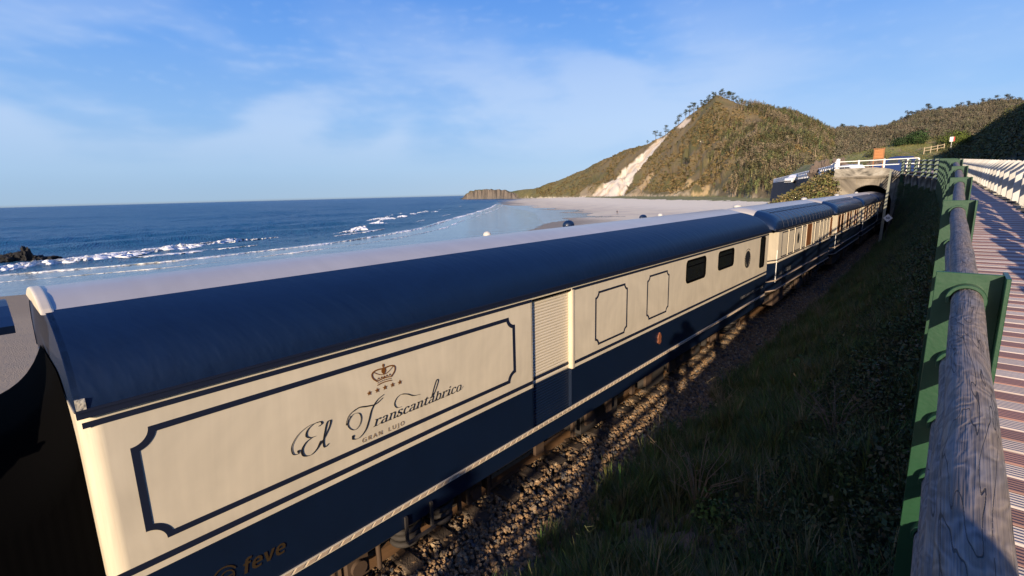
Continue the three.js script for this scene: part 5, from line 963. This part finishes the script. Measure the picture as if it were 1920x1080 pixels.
// ---------------------------------------------------------------- people
function person(pos, turn, J, cols, label, res = 110, group) {
  const V = (a) => new THREE.Vector3(...a), B = [];
  const b = (p, q, r0, r1, c) => B.push([V(p), V(q), r0, r1, c]);
  const { hipL, hipR, kneeL, kneeR, footL, footR, shL, shR, elL, elR, haL, haR, neck, head, pelvis, chest } = J;
  b(pelvis, chest, .135, .155, 0); b(shL, shR, .085, .085, 0); b(chest, neck, .12, .06, 0); b(neck, head, .055, .06, 2);
  b(hipL, kneeL, .095, .062, 1); b(hipR, kneeR, .095, .062, 1); b(kneeL, footL, .06, .045, 1); b(kneeR, footR, .06, .045, 1); b(hipL, hipR, .12, .12, 1);
  b(shL, elL, .062, .05, 0); b(shR, elR, .062, .05, 0); b(elL, haL, .048, .036, 0); b(elR, haR, .048, .036, 0);
  const f = J.face; const hd = (o) => [head[0] + o[0] * f[2] + o[2] * f[0], head[1] + o[1], head[2] - o[0] * f[0] + o[2] * f[2]];
  b(hd([0, .03, -.015]), hd([0, .09, -.02]), .088, .092, 2); b(hd([0, -.035, .03]), hd([0, .0, .03]), .055, .06, 2); b(hd([0, .02, .098]), hd([0, .0, .112]), .012, .015, 2); b(hd([-.085, .03, 0]), hd([-.092, .0, 0]), .015, .012, 2); b(hd([.085, .03, 0]), hd([.092, .0, 0]), .015, .012, 2);
  for (const [ft, s] of [[footL, -1], [footR, 1]]) b([ft[0], ft[1] - .035, ft[2]], [ft[0] + f[0] * .16, ft[1] - .05, ft[2] + f[2] * .16], .045, .035, 3);
  for (const [el, ha, s] of [[elL, haL, -1], [elR, haR, 1]]) {
    const d = V(ha).sub(V(el)).normalize(), sd = new THREE.Vector3(0, 1, 0).cross(d).normalize(), up = d.clone().cross(sd), H = V(ha), pt = (x, y, z) => H.clone().addScaledVector(d, z).addScaledVector(sd, x).addScaledVector(up, y).toArray();
    b(pt(0, 0, .02), pt(0, 0, .085), .036, .038, 2);
    for (let k = 0; k < 4; k++) { const x = -.03 + k * .02, l = [.062, .075, .07, .055][k]; b(pt(x, 0, .09), pt(x * 1.1, -.012, .09 + l * .55), .0095, .0085, 2); b(pt(x * 1.1, -.012, .09 + l * .55), pt(x * 1.1, -.036, .09 + l), .0085, .0075, 2); }
    b(pt(.035 * -s, 0, .03), pt(.062 * -s, -.012, .075), .0125, .009, 2);
  }
  const half = 1.06, cy = .93, mc = new MarchingCubes(res, M.cream, false, false, 160000); mc.isolation = 0; const h2 = res / 2, p = new THREE.Vector3(), ab = new THREE.Vector3();
  const dist = (p, e) => { const [a, c, r0, r1] = e; ab.subVectors(c, a); const t = clamp(((p.x - a.x) * ab.x + (p.y - a.y) * ab.y + (p.z - a.z) * ab.z) / ab.lengthSq()); return Math.hypot(p.x - a.x - ab.x * t, p.y - a.y - ab.y * t, p.z - a.z - ab.z * t) - lerp(r0, r1, t); };
  for (let k = 0; k < res; k++) for (let j = 0; j < res; j++) for (let i = 0; i < res; i++) {
    p.set((i - h2) / h2 * half, (j - h2) / h2 * half + cy, (k - h2) / h2 * half); let s = 0, m = 9;
    for (const e of B) { const q = dist(p, e); m = Math.min(m, q); if (q < .12) s += Math.exp(-q * 55); }
    mc.field[i + j * res + k * res * res] = s > 1e-9 ? Math.log(s) / 55 : -m;
  }
  mc.update(); const n = mc.count, P = new Float32Array(n * 3), N = new Float32Array(n * 3), C = new Float32Array(n * 3);
  for (let i = 0; i < n; i++) {
    p.set(mc.positionArray[i * 3] * half, mc.positionArray[i * 3 + 1] * half + cy, mc.positionArray[i * 3 + 2] * half); P.set(p.toArray(), i * 3); N.set([mc.normalArray[i * 3], mc.normalArray[i * 3 + 1], mc.normalArray[i * 3 + 2]], i * 3);
    let best = 9, c = 0; for (const e of B) { const q = dist(p, e); if (q < best) { best = q; c = e[4]; } } C.set(cols[c], i * 3);
  }
  const g = new THREE.BufferGeometry(); g.setAttribute('position', new THREE.BufferAttribute(P, 3)); g.setAttribute('color', new THREE.BufferAttribute(C, 3)); const gm = mergeVertices(g, 1e-4); gm.computeVertexNormals();
  const o = thing('person', label, 'person', pos, turn, group); mesh('body', gm, new THREE.MeshStandardMaterial({ vertexColors: true, roughness: .8 }), o);
  const hair = new THREE.SphereGeometry(.108, 18, 12, 0, 6.3, 0, 1.75); hair.rotateX(-.45); hair.translate(...hd([0, .07, -.022])); mesh('hair', hair, std([.03, .022, .016], .8), o);
  for (const s of [-1, 1]) { const e = new THREE.SphereGeometry(.012, 8, 6); e.translate(...hd([s * .034, .045, .088])); mesh('eye', e, std([.03, .025, .02], .3), o); }
  const mo = box(.045, .008, .012, ...hd([0, -.03, .086])); mesh('mouth', mo, std([.3, .12, .1], .6), o);
  return o;
}
const stand = { pelvis: [0, .98, 0], chest: [0, 1.30, 0], neck: [0, 1.49, .02], head: [0, 1.60, .03], shL: [-.19, 1.41, 0], shR: [.19, 1.41, 0], hipL: [-.09, .92, 0], hipR: [.09, .92, 0], kneeL: [-.12, .5, .02], kneeR: [.12, .5, .02], footL: [-.14, .08, -.02], footR: [.14, .08, -.02], elL: [-.27, 1.13, -.03], elR: [.27, 1.13, -.03], haL: [-.26, .88, .06], haR: [.26, .88, .06], face: [0, 0, 1] };
const cl = (top, leg) => [top, leg, [.45, .27, .19], [.03, .028, .025]];
person([.50, deckY(.42), .62], Math.PI, { ...stand, elL: [-.34, 1.22, .12], elR: [.34, 1.22, .12], haL: [-.12, 1.44, .24], haR: [.12, 1.44, .24] }, cl([.05, .055, .07], [.03, .04, .07]), 'person in dark jacket behind the lens whose shadow falls on the blue carriage side', 90);
person([.42, deckY(7.0), 7.0], Math.PI + .5, { ...stand, elL: [-.42, 1.25, .1], haL: [-.22, 1.02, .22], elR: [.30, 1.15, .14], haR: [.20, 1.02, .36], head: [0, 1.59, .07] }, cl([.12, .04, .03], [.03, .03, .04]), 'person with bent arm farther back whose blurred shadow crosses the blue carriage side', 90);
{ const z = -173.8, x = -99.4, y = land(x, z); person([x, y, z], 1.2, { ...stand, kneeL: [-.1, .52, .16], footL: [-.11, .1, .2], kneeR: [.1, .5, -.02], footR: [.12, .1, -.26], elL: [-.25, 1.15, -.12], haL: [-.24, .93, -.02], elR: [.25, 1.15, .08], haR: [.24, .95, .22] }, cl([.04, .045, .06], [.035, .03, .03]), 'distant person in dark clothes walking along the wet beach', 70); }

renderer.render(scene, camera);
